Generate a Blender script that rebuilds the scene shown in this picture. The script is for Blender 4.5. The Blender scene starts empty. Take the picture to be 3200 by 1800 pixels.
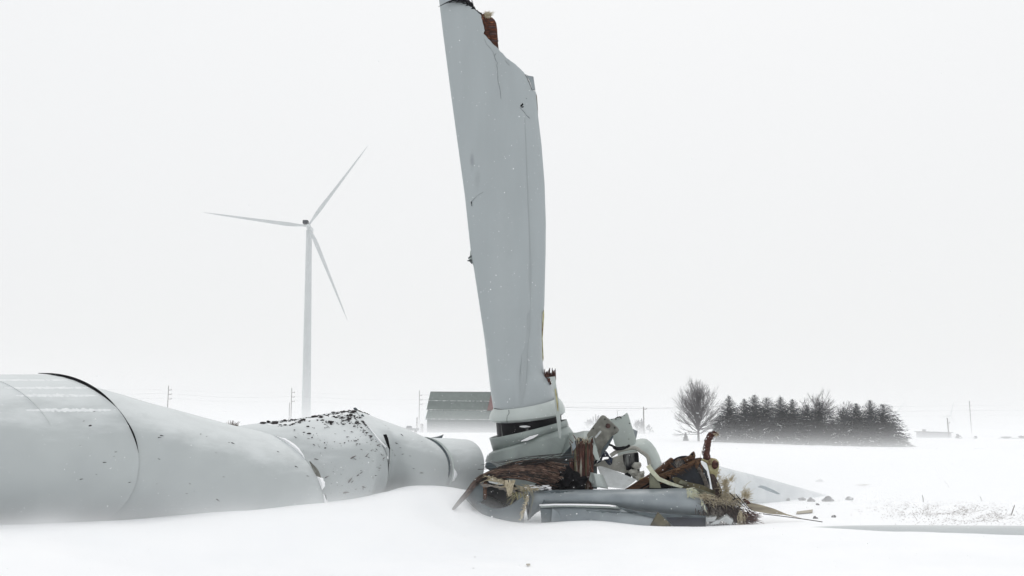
import bpy, bmesh, math, random
from mathutils import Vector, Matrix, noise as mnoise
R = math.radians
rnd = random.Random(7)
sc = bpy.context.scene
C = sc.collection

# ------------------------------------------------------------------ camera
CAM_H, F, PITCH = 2.6, 3111.0, math.atan(440 / 3111.0)
cam = bpy.data.cameras.new('camera'); cam.lens = 35; cam.sensor_width = 36
cam.clip_start = 0.1; cam.clip_end = 6000
co = bpy.data.objects.new('camera', cam); C.objects.link(co)
co.location = (0, 0, CAM_H); co.rotation_euler = (R(90) + PITCH, 0, 0)
sc.camera = co

# ------------------------------------------------------------------ sky: overcast deck in front of a clear sky
SUN_EL, SUN_AZ = 52.0, 12.0            # azimuth from +Y towards +X
w = bpy.data.worlds.new('World'); sc.world = w; w.use_nodes = True
nt = w.node_tree; nt.nodes.clear()
out = nt.nodes.new('ShaderNodeOutputWorld')
sky = nt.nodes.new('ShaderNodeTexSky'); sky.sky_type = 'NISHITA'; sky.sun_disc = False
sky.sun_elevation = R(SUN_EL); sky.sun_rotation = R(SUN_AZ); sky.air_density = 1.0; sky.dust_density = 4.0
b1 = nt.nodes.new('ShaderNodeBackground'); b1.inputs['Strength'].default_value = 0.06
nt.links.new(sky.outputs[0], b1.inputs['Color'])
b2 = nt.nodes.new('ShaderNodeBackground'); b2.inputs['Strength'].default_value = 1.0
tc = nt.nodes.new('ShaderNodeTexCoord'); sep = nt.nodes.new('ShaderNodeSeparateXYZ')
nt.links.new(tc.outputs['Generated'], sep.inputs[0])
mr = nt.nodes.new('ShaderNodeMapRange'); mr.inputs['From Min'].default_value = 0.0; mr.inputs['From Max'].default_value = 1.0
nt.links.new(sep.outputs['Z'], mr.inputs['Value'])
cm = nt.nodes.new('ShaderNodeMix'); cm.data_type = 'RGBA'
cm.inputs['A'].default_value = (0.878, 0.886, 0.889, 1); cm.inputs['B'].default_value = (1.06, 1.07, 1.08, 1)
nt.links.new(mr.outputs['Result'], cm.inputs['Factor']); nt.links.new(cm.outputs['Result'], b2.inputs['Color'])
mx = nt.nodes.new('ShaderNodeMixShader'); mx.inputs['Fac'].default_value = 0.94
nt.links.new(b1.outputs[0], mx.inputs[1]); nt.links.new(b2.outputs[0], mx.inputs[2])
nt.links.new(mx.outputs[0], out.inputs['Surface'])

sl = bpy.data.lights.new('sun', 'SUN'); sl.energy = 0.5; sl.angle = R(30); sl.color = (1.0, 0.97, 0.93)
so = bpy.data.objects.new('sun', sl); C.objects.link(so)
sd = Vector((math.sin(R(SUN_AZ)) * math.cos(R(SUN_EL)), math.cos(R(SUN_AZ)) * math.cos(R(SUN_EL)), math.sin(R(SUN_EL))))
so.rotation_euler = (-sd).to_track_quat('-Z', 'Y').to_euler(); so.location = (20, 40, 60)

sc.view_settings.view_transform = 'Standard'; sc.view_settings.look = 'None'
sc.view_settings.exposure = 0.0; sc.view_settings.gamma = 1.0; sc.view_settings.use_curve_mapping = False
cy = sc.cycles
cy.max_bounces = 10; cy.diffuse_bounces = 4; cy.glossy_bounces = 3; cy.volume_bounces = 4; cy.transmission_bounces = 4
cy.volume_max_steps = 256; cy.use_denoising = True

# ------------------------------------------------------------------ helpers
CP, SP = math.cos(PITCH), math.sin(PITCH)
def P(px, py, Y):
    """the point at distance Y along the view axis' ground track that stands under a pixel of the 3200x1800 photograph"""
    u = (px - 1600.0) / F; v = (900.0 - py) / F
    s = Y / (CP - v * SP)
    return Vector((u * s, Y, CAM_H + (SP + v * CP) * s))
def lerp(a, b, t): return a + (b - a) * t
def interp(tab, x):
    if x <= tab[0][0]: return tab[0][1]
    for (x0, y0), (x1, y1) in zip(tab, tab[1:]):
        if x <= x1: return lerp(y0, y1, (x - x0) / (x1 - x0))
    return tab[-1][1]
def sstep(a, b, x):
    t = max(0.0, min(1.0, (x - a) / (b - a))); return t * t * (3 - 2 * t)
def catmull(pts, n):
    """resample a list of Vectors smoothly"""
    if len(pts) == 2: return [pts[0].lerp(pts[1], i / n) for i in range(n + 1)]
    q = [pts[0] * 2 - pts[1]] + list(pts) + [pts[-1] * 2 - pts[-2]]
    m = len(pts) - 1; res = []
    for i in range(n + 1):
        t = i / n * m; k = min(int(t), m - 1); f = t - k
        a, b, c, d = q[k], q[k + 1], q[k + 2], q[k + 3]
        res.append(0.5 * ((2 * b) + (c - a) * f + (2 * a - 5 * b + 4 * c - d) * f * f + (3 * b - a - 3 * c + d) * f ** 3))
    return res

class MB:
    def __init__(self): self.v = []; self.f = []
    def vert(self, p): self.v.append(Vector(p)); return len(self.v) - 1
    def face(self, *i): self.f.append(tuple(i))
    def grid(self, rows, close=False):
        """rows: list of equal-length lists of points"""
        b = len(self.v); n = len(rows[0])
        for r in rows: self.v.extend(Vector(p) for p in r)
        for i in range(len(rows) - 1):
            for j in range(n if close else n - 1):
                k = (j + 1) % n
                self.f.append((b + i * n + j, b + i * n + k, b + (i + 1) * n + k, b + (i + 1) * n + j))
        return b
    def cap(self, pts):
        b = len(self.v); self.v.extend(Vector(p) for p in pts); self.f.append(tuple(range(b, b + len(pts))))
    def tube(self, pts, rad, n=6, caps=True):
        if not isinstance(rad, (list, tuple)): rad = [rad] * len(pts)
        rows = []; up = Vector((0.13, 0.2, 1)).normalized()
        for i, p in enumerate(pts):
            d = (pts[min(i + 1, len(pts) - 1)] - pts[max(i - 1, 0)])
            if d.length < 1e-9: d = Vector((0, 0, 1))
            d.normalize(); a = d.cross(up)
            if a.length < 1e-3: a = d.cross(Vector((1, 0, 0)))
            a.normalize(); b2 = d.cross(a)
            rows.append([p + (a * math.cos(t) + b2 * math.sin(t)) * rad[i] for t in [2 * math.pi * k / n for k in range(n)]])
        self.grid(rows, True)
        if caps: self.cap(rows[0][::-1]); self.cap(rows[-1])
    def slab(self, pts, off):
        """a plate: outline points, extruded by off"""
        off = Vector(off); b = len(self.v); n = len(pts)
        self.v.extend(Vector(p) for p in pts); self.v.extend(Vector(p) + off for p in pts)
        self.f.append(tuple(range(b, b + n))); self.f.append(tuple(range(b + 2 * n - 1, b + n - 1, -1)))
        for i in range(n):
            j = (i + 1) % n; self.f.append((b + j, b + i, b + n + i, b + n + j))
    def box(self, c, s, rot=None):
        c = Vector(c); b = len(self.v)
        for x in (-1, 1):
            for y in (-1, 1):
                for z in (-1, 1):
                    p = Vector((x * s[0] / 2, y * s[1] / 2, z * s[2] / 2))
                    if rot: p = rot @ p
                    self.v.append(c + p)
        for q in ((0, 1, 3, 2), (4, 6, 7, 5), (0, 4, 5, 1), (2, 3, 7, 6), (0, 2, 6, 4), (1, 5, 7, 3)):
            self.f.append(tuple(b + k for k in q))
    def lump(self, c, s, seed=0, sub=1, rough=0.35):
        bm = bmesh.new(); bmesh.ops.create_icosphere(bm, subdivisions=sub, radius=1.0)
        b = len(self.v); sv = Vector((seed * 3.17, seed * 1.31, seed * 7.7))
        for v in bm.verts:
            k = 1 + rough * mnoise.noise(v.co * 1.6 + sv)
            self.v.append(Vector(c) + Vector((v.co.x * s[0], v.co.y * s[1], v.co.z * s[2])) * k)
        bm.verts.index_update()
        for f in bm.faces: self.f.append(tuple(b + v.index for v in f.verts))
        bm.free()
    def build(self, name, m, parent=None, smooth=False, bevel=0, solid=0, recalc=True):
        off = parent_loc(parent)
        me = bpy.data.meshes.new(name)
        me.from_pydata([tuple(v - off) for v in self.v], [], self.f)
        if recalc or bevel:
            bm = bmesh.new(); bm.from_mesh(me)
            bmesh.ops.remove_doubles(bm, verts=bm.verts, dist=0.0004)
            bmesh.ops.recalc_face_normals(bm, faces=bm.faces)
            if bevel:
                ed = [e for e in bm.edges if len(e.link_faces) == 2 and e.calc_face_angle(0) > 0.6]
                bmesh.ops.bevel(bm, geom=ed, offset=bevel, segments=1, affect='EDGES', profile=0.5)
            bm.to_mesh(me); bm.free()
        me.materials.append(m)
        if smooth:
            me.polygons.foreach_set('use_smooth', [True] * len(me.polygons))
            try: me.set_sharp_from_angle(angle=R(38))
            except Exception: pass
        o = bpy.data.objects.new(name, me); C.objects.link(o)
        if parent: o.parent = parent
        if solid:
            md = o.modifiers.new('thickness', 'SOLIDIFY'); md.thickness = solid; md.offset = -1
        return o
def parent_loc(p):
    v = Vector((0, 0, 0))
    while p: v = v + p.location; p = p.parent
    return v
def tag(o, label=None, cat=None, group=None, kind=None):
    if label: o['label'] = label
    if cat: o['category'] = cat
    if group: o['group'] = group
    if kind: o['kind'] = kind
    return o
def thing(name, label, cat, loc, group=None):
    o = bpy.data.objects.new(name, None); o.empty_display_size = 0.2; C.objects.link(o)
    o.location = loc; return tag(o, label, cat, group)
def pxs(pts, Y): return [P(p[0], p[1], p[2] if len(p) > 2 else Y) for p in pts]

# ------------------------------------------------------------------ materials
def mat(name, c1, c2=None, scale=4.0, stretch=(1, 1, 1), rough=0.6, bump=0.0, detail=6.0, lo=0.35, hi=0.65, c3=None, spec=0.4, rot=(0, 0, 0), w3=0.62):
    m = bpy.data.materials.new(name); m.use_nodes = True
    n = m.node_tree.nodes; l = m.node_tree.links; bs = n['Principled BSDF']
    bs.inputs['Roughness'].default_value = rough
    bs.inputs['Specular IOR Level'].default_value = spec
    c2 = c2 or tuple(x * 0.9 for x in c1)
    t = n.new('ShaderNodeTexCoord'); mp = n.new('ShaderNodeMapping'); mp.inputs['Scale'].default_value = stretch; mp.inputs['Rotation'].default_value = rot
    l.new(t.outputs['Object'], mp.inputs[0])
    nz = n.new('ShaderNodeTexNoise'); nz.inputs['Scale'].default_value = scale; nz.inputs['Detail'].default_value = detail
    l.new(mp.outputs[0], nz.inputs['Vector'])
    cr = n.new('ShaderNodeValToRGB'); cr.color_ramp.elements[0].position = lo; cr.color_ramp.elements[1].position = hi
    cr.color_ramp.elements[0].color = (*c2, 1); cr.color_ramp.elements[1].color = (*c1, 1)
    l.new(nz.outputs['Fac'], cr.inputs[0]); last = cr.outputs[0]
    if c3:
        n2 = n.new('ShaderNodeTexNoise'); n2.inputs['Scale'].default_value = scale * 0.6; n2.inputs['Detail'].default_value = 8
        l.new(mp.outputs[0], n2.inputs['Vector'])
        r2 = n.new('ShaderNodeValToRGB'); r2.color_ramp.elements[0].position = w3 - 0.04; r2.color_ramp.elements[1].position = w3 + 0.04
        l.new(n2.outputs['Color'], r2.inputs[0])
        mi = n.new('ShaderNodeMix'); mi.data_type = 'RGBA'; l.new(r2.outputs[0], mi.inputs['Factor'])
        l.new(last, mi.inputs['A']); mi.inputs['B'].default_value = (*c3, 1); last = mi.outputs['Result']
    l.new(last, bs.inputs['Base Color'])
    if bump:
        bp = n.new('ShaderNodeBump'); bp.inputs['Strength'].default_value = bump; bp.inputs['Distance'].default_value = 0.02
        l.new(nz.outputs['Fac'], bp.inputs['Height']); l.new(bp.outputs[0], bs.inputs['Normal'])
    return m, last
M = {}
def mk(name, *a, **k): M[name] = mat(name, *a, **k)[0]
mk('snow', (0.93, 0.935, 0.945), (0.90, 0.91, 0.925), scale=0.8, rough=0.75, bump=0.12, spec=0.2)
mk('snow_cap', (0.93, 0.935, 0.945), (0.88, 0.89, 0.91), scale=6, rough=0.8, bump=0.2, spec=0.2)
mk('tower_paint', (0.455, 0.487, 0.488), (0.43, 0.46, 0.464), scale=1.3, rough=0.42, bump=0.02)
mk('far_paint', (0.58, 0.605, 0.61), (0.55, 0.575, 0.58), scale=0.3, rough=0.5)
mk('hub_paint', (0.30, 0.345, 0.33), (0.25, 0.285, 0.275), scale=2.5, rough=0.45, bump=0.03)
mk('panel_paint', (0.40, 0.45, 0.425), (0.36, 0.40, 0.38), scale=3, rough=0.45)
mk('collar_paint', (0.46, 0.505, 0.49), (0.42, 0.46, 0.445), scale=2.0, rough=0.35)
mk('shell_grey', (0.30, 0.335, 0.355), (0.17, 0.198, 0.214), scale=0.9, rough=0.4, bump=0.03)  # darker than the blade paint: shading of the torn shell put into the colour
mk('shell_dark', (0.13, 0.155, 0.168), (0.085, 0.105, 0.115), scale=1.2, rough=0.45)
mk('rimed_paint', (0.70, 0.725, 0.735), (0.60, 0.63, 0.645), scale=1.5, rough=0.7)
mk('weld_paint', (0.50, 0.53, 0.535), (0.46, 0.49, 0.495), scale=3, rough=0.5)
mk('shell_pale', (0.42, 0.465, 0.49), (0.38, 0.425, 0.45), scale=1.6, rough=0.45)
mk('slate_shell', (0.085, 0.11, 0.12), (0.045, 0.06, 0.068), scale=3.5, rough=0.5, bump=0.05)
mk('oily_steel', (0.15, 0.155, 0.15), (0.006, 0.006, 0.008), scale=1.5, stretch=(2, 2, 0.7), rough=0.5, spec=0.15, lo=0.54, hi=0.62, detail=9)
mk('black', (0.012, 0.012, 0.014), (0.006, 0.006, 0.007), scale=5, rough=0.85, spec=0.12)
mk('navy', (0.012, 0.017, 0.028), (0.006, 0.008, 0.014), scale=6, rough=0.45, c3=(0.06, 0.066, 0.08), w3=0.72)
mk('red_wood', (0.13, 0.052, 0.037), (0.035, 0.014, 0.010), scale=7, stretch=(3.2, 3.2, 0.35), rough=0.8, bump=0.5, c3=(0.27, 0.27, 0.23), w3=0.57)
mk('core_wood', (0.115, 0.030, 0.010), (0.022, 0.006, 0.003), scale=9, stretch=(1.0, 1.0, 2.2), rough=0.75, bump=0.5, c3=(0.30, 0.12, 0.05), w3=0.64)
mk('root_wood', (0.085, 0.032, 0.023), (0.028, 0.010, 0.008), scale=12, rough=0.85, bump=0.6, c3=(0.17, 0.09, 0.068), w3=0.6)
mk('brown_strand', (0.12, 0.066, 0.048), (0.035, 0.021, 0.017), scale=9, stretch=(1, 1, 1), rough=0.75)
mk('tan_strand', (0.27, 0.185, 0.14), (0.13, 0.08, 0.058), scale=9, rough=0.75)
mk('dark_strand', (0.028, 0.022, 0.020), (0.010, 0.009, 0.009), scale=9, rough=0.7)
mk('plank_brown', (0.105, 0.048, 0.024), (0.03, 0.016, 0.010), scale=8, stretch=(0.6, 2, 2.5), rough=0.85, bump=0.5, c3=(0.30, 0.19, 0.10), w3=0.63, rot=(0, R(30), 0))
mk('orange_plank', (0.145, 0.078, 0.040), (0.035, 0.018, 0.011), scale=9, stretch=(0.6, 2, 2.5), rough=0.85, bump=0.5, rot=(0, R(26), 0))
mk('olive_plank', (0.135, 0.12, 0.07), (0.055, 0.05, 0.032), scale=5, rough=0.8, bump=0.3)
mk('beige_plank', (0.40, 0.36, 0.27), (0.27, 0.24, 0.19), scale=5, stretch=(0.4, 2, 2), rough=0.8, bump=0.3)
mk('resin', (0.46, 0.44, 0.26), (0.26, 0.22, 0.10), scale=7, rough=0.45, bump=0.3, c3=(0.12, 0.06, 0.03), w3=0.64)
mk('pale_glass', (0.56, 0.58, 0.47), (0.40, 0.40, 0.28), scale=9, rough=0.5, bump=0.2)
mk('green_glass', (0.18, 0.185, 0.13), (0.10, 0.10, 0.07), scale=6, rough=0.5)
mk('cream_fibre', (0.55, 0.49, 0.36), (0.33, 0.28, 0.19), scale=12, rough=0.9)
mk('grey_fibre', (0.26, 0.24, 0.21), (0.12, 0.105, 0.095), scale=12, rough=0.9)
mk('shag_brown', (0.095, 0.07, 0.06), (0.035, 0.027, 0.026), scale=14, rough=0.9, bump=0.6)
mk('red_fibre', (0.14, 0.065, 0.055), (0.06, 0.032, 0.03), scale=14, rough=0.9)
mk('dirty_steel', (0.19, 0.19, 0.165), (0.085, 0.085, 0.072), scale=4.5, rough=0.5, bump=0.25, c3=(0.27, 0.275, 0.25), w3=0.63)
mk('tan_casting', (0.36, 0.36, 0.32), (0.25, 0.245, 0.22), scale=5, rough=0.55, bump=0.1, c3=(0.10, 0.09, 0.08), w3=0.70)
mk('white_panel', (0.50, 0.525, 0.53), (0.42, 0.44, 0.44), scale=5, rough=0.5, c3=(0.26, 0.24, 0.23), w3=0.66)
mk('rust', (0.10, 0.052, 0.045), (0.03, 0.016, 0.015), scale=30, rough=0.8)
mk('blue_cable', (0.02, 0.03, 0.06), (0.012, 0.016, 0.03), scale=9, rough=0.4)
mk('strip_grey', (0.333, 0.366, 0.377), (0.318, 0.35, 0.361), scale=3, rough=0.5)
mk('dark_crack', (0.13, 0.14, 0.145), (0.07, 0.075, 0.08), scale=9, rough=0.8)
mk('dirt', (0.045, 0.039, 0.040), (0.025, 0.021, 0.022), scale=20, rough=0.95, bump=0.6)
mk('mud', (0.26, 0.245, 0.24), (0.16, 0.15, 0.148), scale=18, rough=0.95)
mk('clod', (0.25, 0.245, 0.25), (0.15, 0.146, 0.15), scale=9, rough=0.95, bump=0.6, c3=(0.8, 0.81, 0.82), w3=0.62)
mk('straw', (0.30, 0.26, 0.24), (0.18, 0.155, 0.14), scale=14, rough=0.9)
mk('twig', (0.20, 0.17, 0.16), (0.12, 0.10, 0.095), scale=14, rough=0.9)
mk('barn_roof', (0.115, 0.15, 0.135), (0.085, 0.11, 0.105), scale=0.9, stretch=(2.5, 1, 1), rough=0.6, c3=(0.55, 0.57, 0.58), w3=0.70)
mk('barn_lower', (0.18, 0.215, 0.205), (0.145, 0.175, 0.168), scale=1.4, stretch=(3, 1, 1), rough=0.6, c3=(0.6, 0.62, 0.62), w3=0.70)
mk('barn_wall', (0.19, 0.225, 0.22), (0.14, 0.168, 0.165), scale=1.2, stretch=(4, 1, 0.2), rough=0.8)
mk('barn_red', (0.21, 0.10, 0.095), (0.17, 0.08, 0.075), scale=1.2, rough=0.8)
mk('pole_wood', (0.26, 0.245, 0.24), (0.20, 0.19, 0.185), scale=2, rough=0.9)  # lightened: haze over the far poles is put into the wood colour
mk('wire', (0.10, 0.10, 0.10), (0.08, 0.08, 0.08), rough=0.6)
mk('bark', (0.135, 0.127, 0.132), (0.09, 0.085, 0.088), scale=3, rough=0.95)
mk('needles', (0.017, 0.024, 0.036), (0.007, 0.010, 0.016), scale=1.2, rough=0.9, spec=0.15)
mk('far_wall', (0.42, 0.425, 0.435), (0.38, 0.385, 0.39), rough=0.8)
mk('dark_metal', (0.03, 0.034, 0.045), (0.02, 0.022, 0.03), rough=0.5)
mk('truck_paint', (0.20, 0.22, 0.225), (0.17, 0.19, 0.19), rough=0.4)

def add_frost(m, colour, z0, z1, stretch):
    n = m.node_tree.nodes; l = m.node_tree.links; bs = n['Principled BSDF']; last = bs.inputs['Base Color'].links[0].from_socket
    ge = n.new('ShaderNodeNewGeometry'); sp = n.new('ShaderNodeSeparateXYZ'); l.new(ge.outputs['Normal'], sp.inputs[0])
    t = n.new('ShaderNodeTexCoord'); mp = n.new('ShaderNodeMapping'); mp.inputs['Scale'].default_value = stretch; l.new(t.outputs['Object'], mp.inputs[0])
    nz = n.new('ShaderNodeTexNoise'); nz.inputs['Scale'].default_value = 1.0; nz.inputs['Detail'].default_value = 7; nz.inputs['Roughness'].default_value = 0.6; l.new(mp.outputs[0], nz.inputs['Vector'])
    ad = n.new('ShaderNodeMath'); ad.operation = 'MULTIPLY_ADD'; l.new(nz.outputs['Fac'], ad.inputs[0]); ad.inputs[1].default_value = 1.1; l.new(sp.outputs['Z'], ad.inputs[2])
    r = n.new('ShaderNodeMapRange'); r.interpolation_type = 'SMOOTHSTEP'; l.new(ad.outputs[0], r.inputs['Value']); r.inputs['From Min'].default_value = z0 + 0.55; r.inputs['From Max'].default_value = z1 + 0.55; r.inputs['To Max'].default_value = 0.8
    mi = n.new('ShaderNodeMix'); mi.data_type = 'RGBA'; l.new(r.outputs[0], mi.inputs['Factor']); l.new(last, mi.inputs['A']); mi.inputs['B'].default_value = (*colour, 1); l.new(mi.outputs['Result'], bs.inputs['Base Color'])
    r2 = n.new('ShaderNodeMapRange'); l.new(r.outputs[0], r2.inputs['Value']); r2.inputs['To Min'].default_value = 0.42; r2.inputs['To Max'].default_value = 0.85; l.new(r2.outputs[0], bs.inputs['Roughness'])
add_frost(M['tower_paint'], (0.70, 0.73, 0.735), 0.30, 1.0, (0.9, 1.2, 3.2))
# blade paint: two long stains of its own plus faint vertical weathering
bm_, last = mat('blade_paint', (0.365, 0.402, 0.415), (0.345, 0.38, 0.392), scale=0.9, stretch=(2.2, 2.2, 0.35), rough=0.38, bump=0.015)
M['blade_paint'] = bm_
def add_stain(m, last, centre, size, colour, amt):
    n = m.node_tree.nodes; l = m.node_tree.links; bs = n['Principled BSDF']
    t = n.new('ShaderNodeTexCoord'); mp = n.new('ShaderNodeMapping'); mp.vector_type = 'POINT'
    mp.inputs['Location'].default_value = tuple(-c / s for c, s in zip(centre, size)); mp.inputs['Scale'].default_value = tuple(1 / s for s in size)
    l.new(t.outputs['Object'], mp.inputs[0])
    nz = n.new('ShaderNodeTexNoise'); nz.inputs['Scale'].default_value = 5; l.new(t.outputs['Object'], nz.inputs['Vector'])
    ln = n.new('ShaderNodeVectorMath'); ln.operation = 'LENGTH'; l.new(mp.outputs[0], ln.inputs[0])
    ad = n.new('ShaderNodeMath'); ad.operation = 'MULTIPLY_ADD'; l.new(nz.outputs['Fac'], ad.inputs[0]); ad.inputs[1].default_value = 0.9; l.new(ln.outputs['Value'], ad.inputs[2])
    r = n.new('ShaderNodeMapRange'); r.interpolation_type = 'SMOOTHSTEP'
    r.inputs['From Min'].default_value = 0.45; r.inputs['From Max'].default_value = 1.45; r.inputs['To Min'].default_value = amt; r.inputs['To Max'].default_value = 0
    l.new(ad.outputs[0], r.inputs['Value'])
    mi = n.new('ShaderNodeMix'); mi.data_type = 'RGBA'; l.new(r.outputs[0], mi.inputs['Factor']); l.new(last, mi.inputs['A']); mi.inputs['B'].default_value = (*colour, 1)
    l.new(mi.outputs['Result'], bs.inputs['Base Color']); return mi.outputs['Result']

# ------------------------------------------------------------------ ground: one sheet of snow with drifts
ANCH = []
for a in [(-500, 1650, 17.8), (-300, 1645, 18.5), (0, 1640, 19.6), (200, 1637, 20.2), (350, 1627, 20.8), (640, 1600, 22.2), (850, 1586, 23.0), (1000, 1570, 23.6),
          (1100, 1549, 24.4), (1220, 1526, 25.4), (1290, 1508, 26.0), (1340, 1498, 26.4), (1390, 1497, 26.7), (1425, 1503, 26.9), (1470, 1530, 27.4),
          (1400, 1624, 25.2), (1440, 1606, 25.9), (1475, 1600, 26.0), (1515, 1622, 25.8), (1450, 1665, 24.6), (1540, 1660, 24.8), (1560, 1642, 25.3), (1700, 1642, 25.3), (1790, 1618, 25.6), (1860, 1614, 25.6), (1950, 1640, 25.4), (2200, 1646, 25.4), (2330, 1640, 25.8), (2450, 1624, 26.0),
          (2430, 1640, 22.9), (2520, 1648, 22.8), (2600, 1655, 22.5), (2750, 1662, 22.2), (2900, 1668, 22.0), (3200, 1674, 21.7), (3500, 1680, 21.4)]:
    p = P(*a); ANCH.append((p.x, p.y, p.z, 0.55 if a[0] > 1200 and a[0] < 1900 else 1.15))
FAR = []
for a in [(2250, 1379, 200, 26), (2450, 1386, 188, 26), (2620, 1391, 176, 26), (2800, 1397, 164, 26), (1330, 1349, 250, 26), (1500, 1350, 250, 26), (2180, 1377, 208, 26), (1700, 1351, 250, 26)]:
    p = P(*a[:3]); FAR.append((p.x, p.y, p.z, a[3]))
def hgt(x, y):
    sw, sz = 0.22, 0.0
    if y < 40:
        for ax, ay, az, s in ANCH:
            d = ((x - ax) ** 2 + ((y - ay) * 0.85) ** 2) / (2 * s * s)
            if d < 12: q = math.exp(-d); sw += q; sz += q * az
    h = sz / sw
    if y > 90:
        fw, fz = 0.15, 0.0
        for ax, ay, az, s in FAR:
            d = ((x - ax) ** 2 + (y - ay) ** 2) / (2 * s * s)
            if d < 12: q = math.exp(-d); fw += q; fz += q * az
        h += fz / fw
    k = 1.0 if y < 60 else max(0.0, 1 - (y - 60) / 60)
    if k > 0:
        h += k * (0.05 * mnoise.noise(Vector((x * 0.35, y * 0.7, 1.3))) + 0.022 * mnoise.noise(Vector((x * 0.9 + 0.4 * y, y * 2.2, 7.7))) + 0.006 * mnoise.noise(Vector((x * 3.1, y * 5.0, 3.7))))
    h += 0.0 if y < 60 else 0.25 * mnoise.noise(Vector((x * 0.02, y * 0.03, 5.5))) * min(1, (y - 60) / 60)
    return h
def axis(dense0, dense1, step, end0, end1, grow):
    xs = []; x = dense0
    while x < dense1: xs.append(x); x += step
    s = step
    while x < end1: xs.append(x); s *= grow; x += s
    xs.append(end1); x = dense0 - step; s = step; pre = []
    while x > end0: pre.append(x); s *= grow; x -= s
    pre.append(end0); return pre[::-1] + xs
gx = axis(-15, 17, 0.13, -1900, 1900, 1.10); gy = axis(14, 32, 0.11, -60, 1950, 1.05)
g = MB(); g.grid([[(x, y, hgt(x, y)) for x in gx] for y in gy])
go = g.build('snow_field', M['snow'], smooth=True, recalc=False); tag(go, kind='structure')
if go.data.polygons[0].normal.z < 0: go.data.flip_normals()

# ------------------------------------------------------------------ fallen tower
tw = thing('fallen_tower', 'long buckled pale grey steel tower lying in a snow drift, soil strewn over its peak', 'turbine tower', (-6, 24, 0.4))
NPH = 48
PH = [math.pi / 2 - 2 * math.pi * k / NPH for k in range(NPH)]      # from the top, over the side near the camera, to the bottom and back up
def ell(cx, cy_, U, V, Y, Rd, k=1.0):
    return dict(c=(cx, cy_), U=(U[0] * k, U[1] * k), V=(V[0] * k, V[1] * k), Y=Y, R=Rd)
def spt(st, ph):
    s, c = math.sin(ph), math.cos(ph)
    if 'pts' in st:
        pts = st['pts']; m = len(pts) - 1
        a = ph if -math.pi / 2 <= ph else -math.pi - ph
        t = (math.pi / 2 - a) / math.pi * m; q = catmull_at(pts, t)
        ax = lerp(pts[0][0], pts[-1][0], t / m); ay = q[1]
        if ph >= -math.pi / 2: return P(q[0], q[1], st['Y'] - st['R'] * c)
        return P(2 * ax - q[0], ay, st['Y'] - st['R'] * c)
    return P(st['c'][0] + st['U'][0] * s + st['V'][0] * c, st['c'][1] + st['U'][1] * s + st['V'][1] * c, st['Y'] - st['R'] * c)
def catmull_at(pts, t):
    m = len(pts) - 1; k = max(0, min(int(t), m - 1)); f = t - k
    g_ = lambda i: pts[max(0, min(m, i))]
    return [0.5 * ((2 * b) + (c - a) * f + (2 * a - 5 * b + 4 * c - d) * f * f + (3 * b - a - 3 * c + d) * f ** 3) for a, b, c, d in zip(g_(k - 1), g_(k), g_(k + 1), g_(k + 2))]
def ring(st): return [spt(st, ph) for ph in PH]
def tube_rows(sts, sub=8, dent=0.0, seed=0):
    rr = [ring(s) for s in sts]; rows = []
    m = len(rr) - 1; n = m * sub
    cols = [catmull([r[j] for r in rr], n) for j in range(NPH)]
    for i in range(n + 1):
        row = [cols[j][i] for j in range(NPH)]
        if dent:
            ctr = sum(row, Vector()) / NPH
            row = [p + (p - ctr).normalized() * dent * (mnoise.noise(Vector((p.x * 0.8 + seed, p.y * 0.8, p.z * 0.9))) + 0.35 * mnoise.noise(Vector((p.x * 2.1 + seed, p.y * 2.1, p.z * 2.6)))) for p in row]
        rows.append(row)
    return rows
J = ell(165, 1415, (-35, -245), (267, 0), 22.5, 1.0)
A = [ell(-900, 1425, (-20, -253), (260, 0), 18.6, 1.0), ell(-320, 1418, (-30, -247), (265, 0), 20.7, 1.0), ell(-80, 1416, (-34, -246), (267, 0), 21.6, 1.0), J]
F1 = ell(778, 1560, (-24, -221), (235, 6), 25.5, 1.15)
B = [ell(165, 1415, (-35, -245), (267, 0), 22.52, 1.0, 0.985), ell(330, 1455, (-34, -236), (262, 0), 23.2, 1.02), ell(480, 1490, (-32, -227), (252, 0), 23.9, 1.05), ell(640, 1530, (-28, -222), (243, 0), 24.7, 1.1), F1]
C2 = dict(pts=[(1108, 1279), (1131, 1305), (1166, 1350), (1200, 1400), (1214, 1450), (1205, 1520), (1150, 1590)], Y=27.0, R=1.1)
Cs = [ell(745, 1560, (-24, -214), (225, 6), 25.6, 1.1), ell(800, 1550, (-20, -222), (212, 0), 25.8, 1.1), ell(900, 1515, (-5, -206), (192, 0), 26.2, 1.1), ell(1000, 1480, (15, -187), (168, 0), 26.6, 1.1), C2]
D0 = dict(pts=[(1120, 1282), (1160, 1300), (1206, 1334), (1228, 1386), (1226, 1450), (1214, 1520), (1158, 1590)], Y=27.5, R=1.02)
Dj = ell(1300, 1472, (5, -105), (103, 0), 28.4, 1.0)
Ds = [C2, D0, dict(pts=[(1180, 1308), (1215, 1325), (1250, 1360), (1266, 1410), (1268, 1465), (1255, 1520), (1200, 1590)], Y=27.7, R=1.06), ell(1230, 1462, (12, -125), (112, 0), 28.0, 1.05), Dj]
E = [ell(1304, 1470, (6, -100), (100, 0), 28.4, 0.95), ell(1350, 1468, (8, -99), (92, 0), 28.6, 0.95), ell(1400, 1466, (8, -96), (80, 0), 28.8, 0.9), ell(1440, 1464, (10, -91), (73, 0), 29.0, 0.85)]
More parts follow.
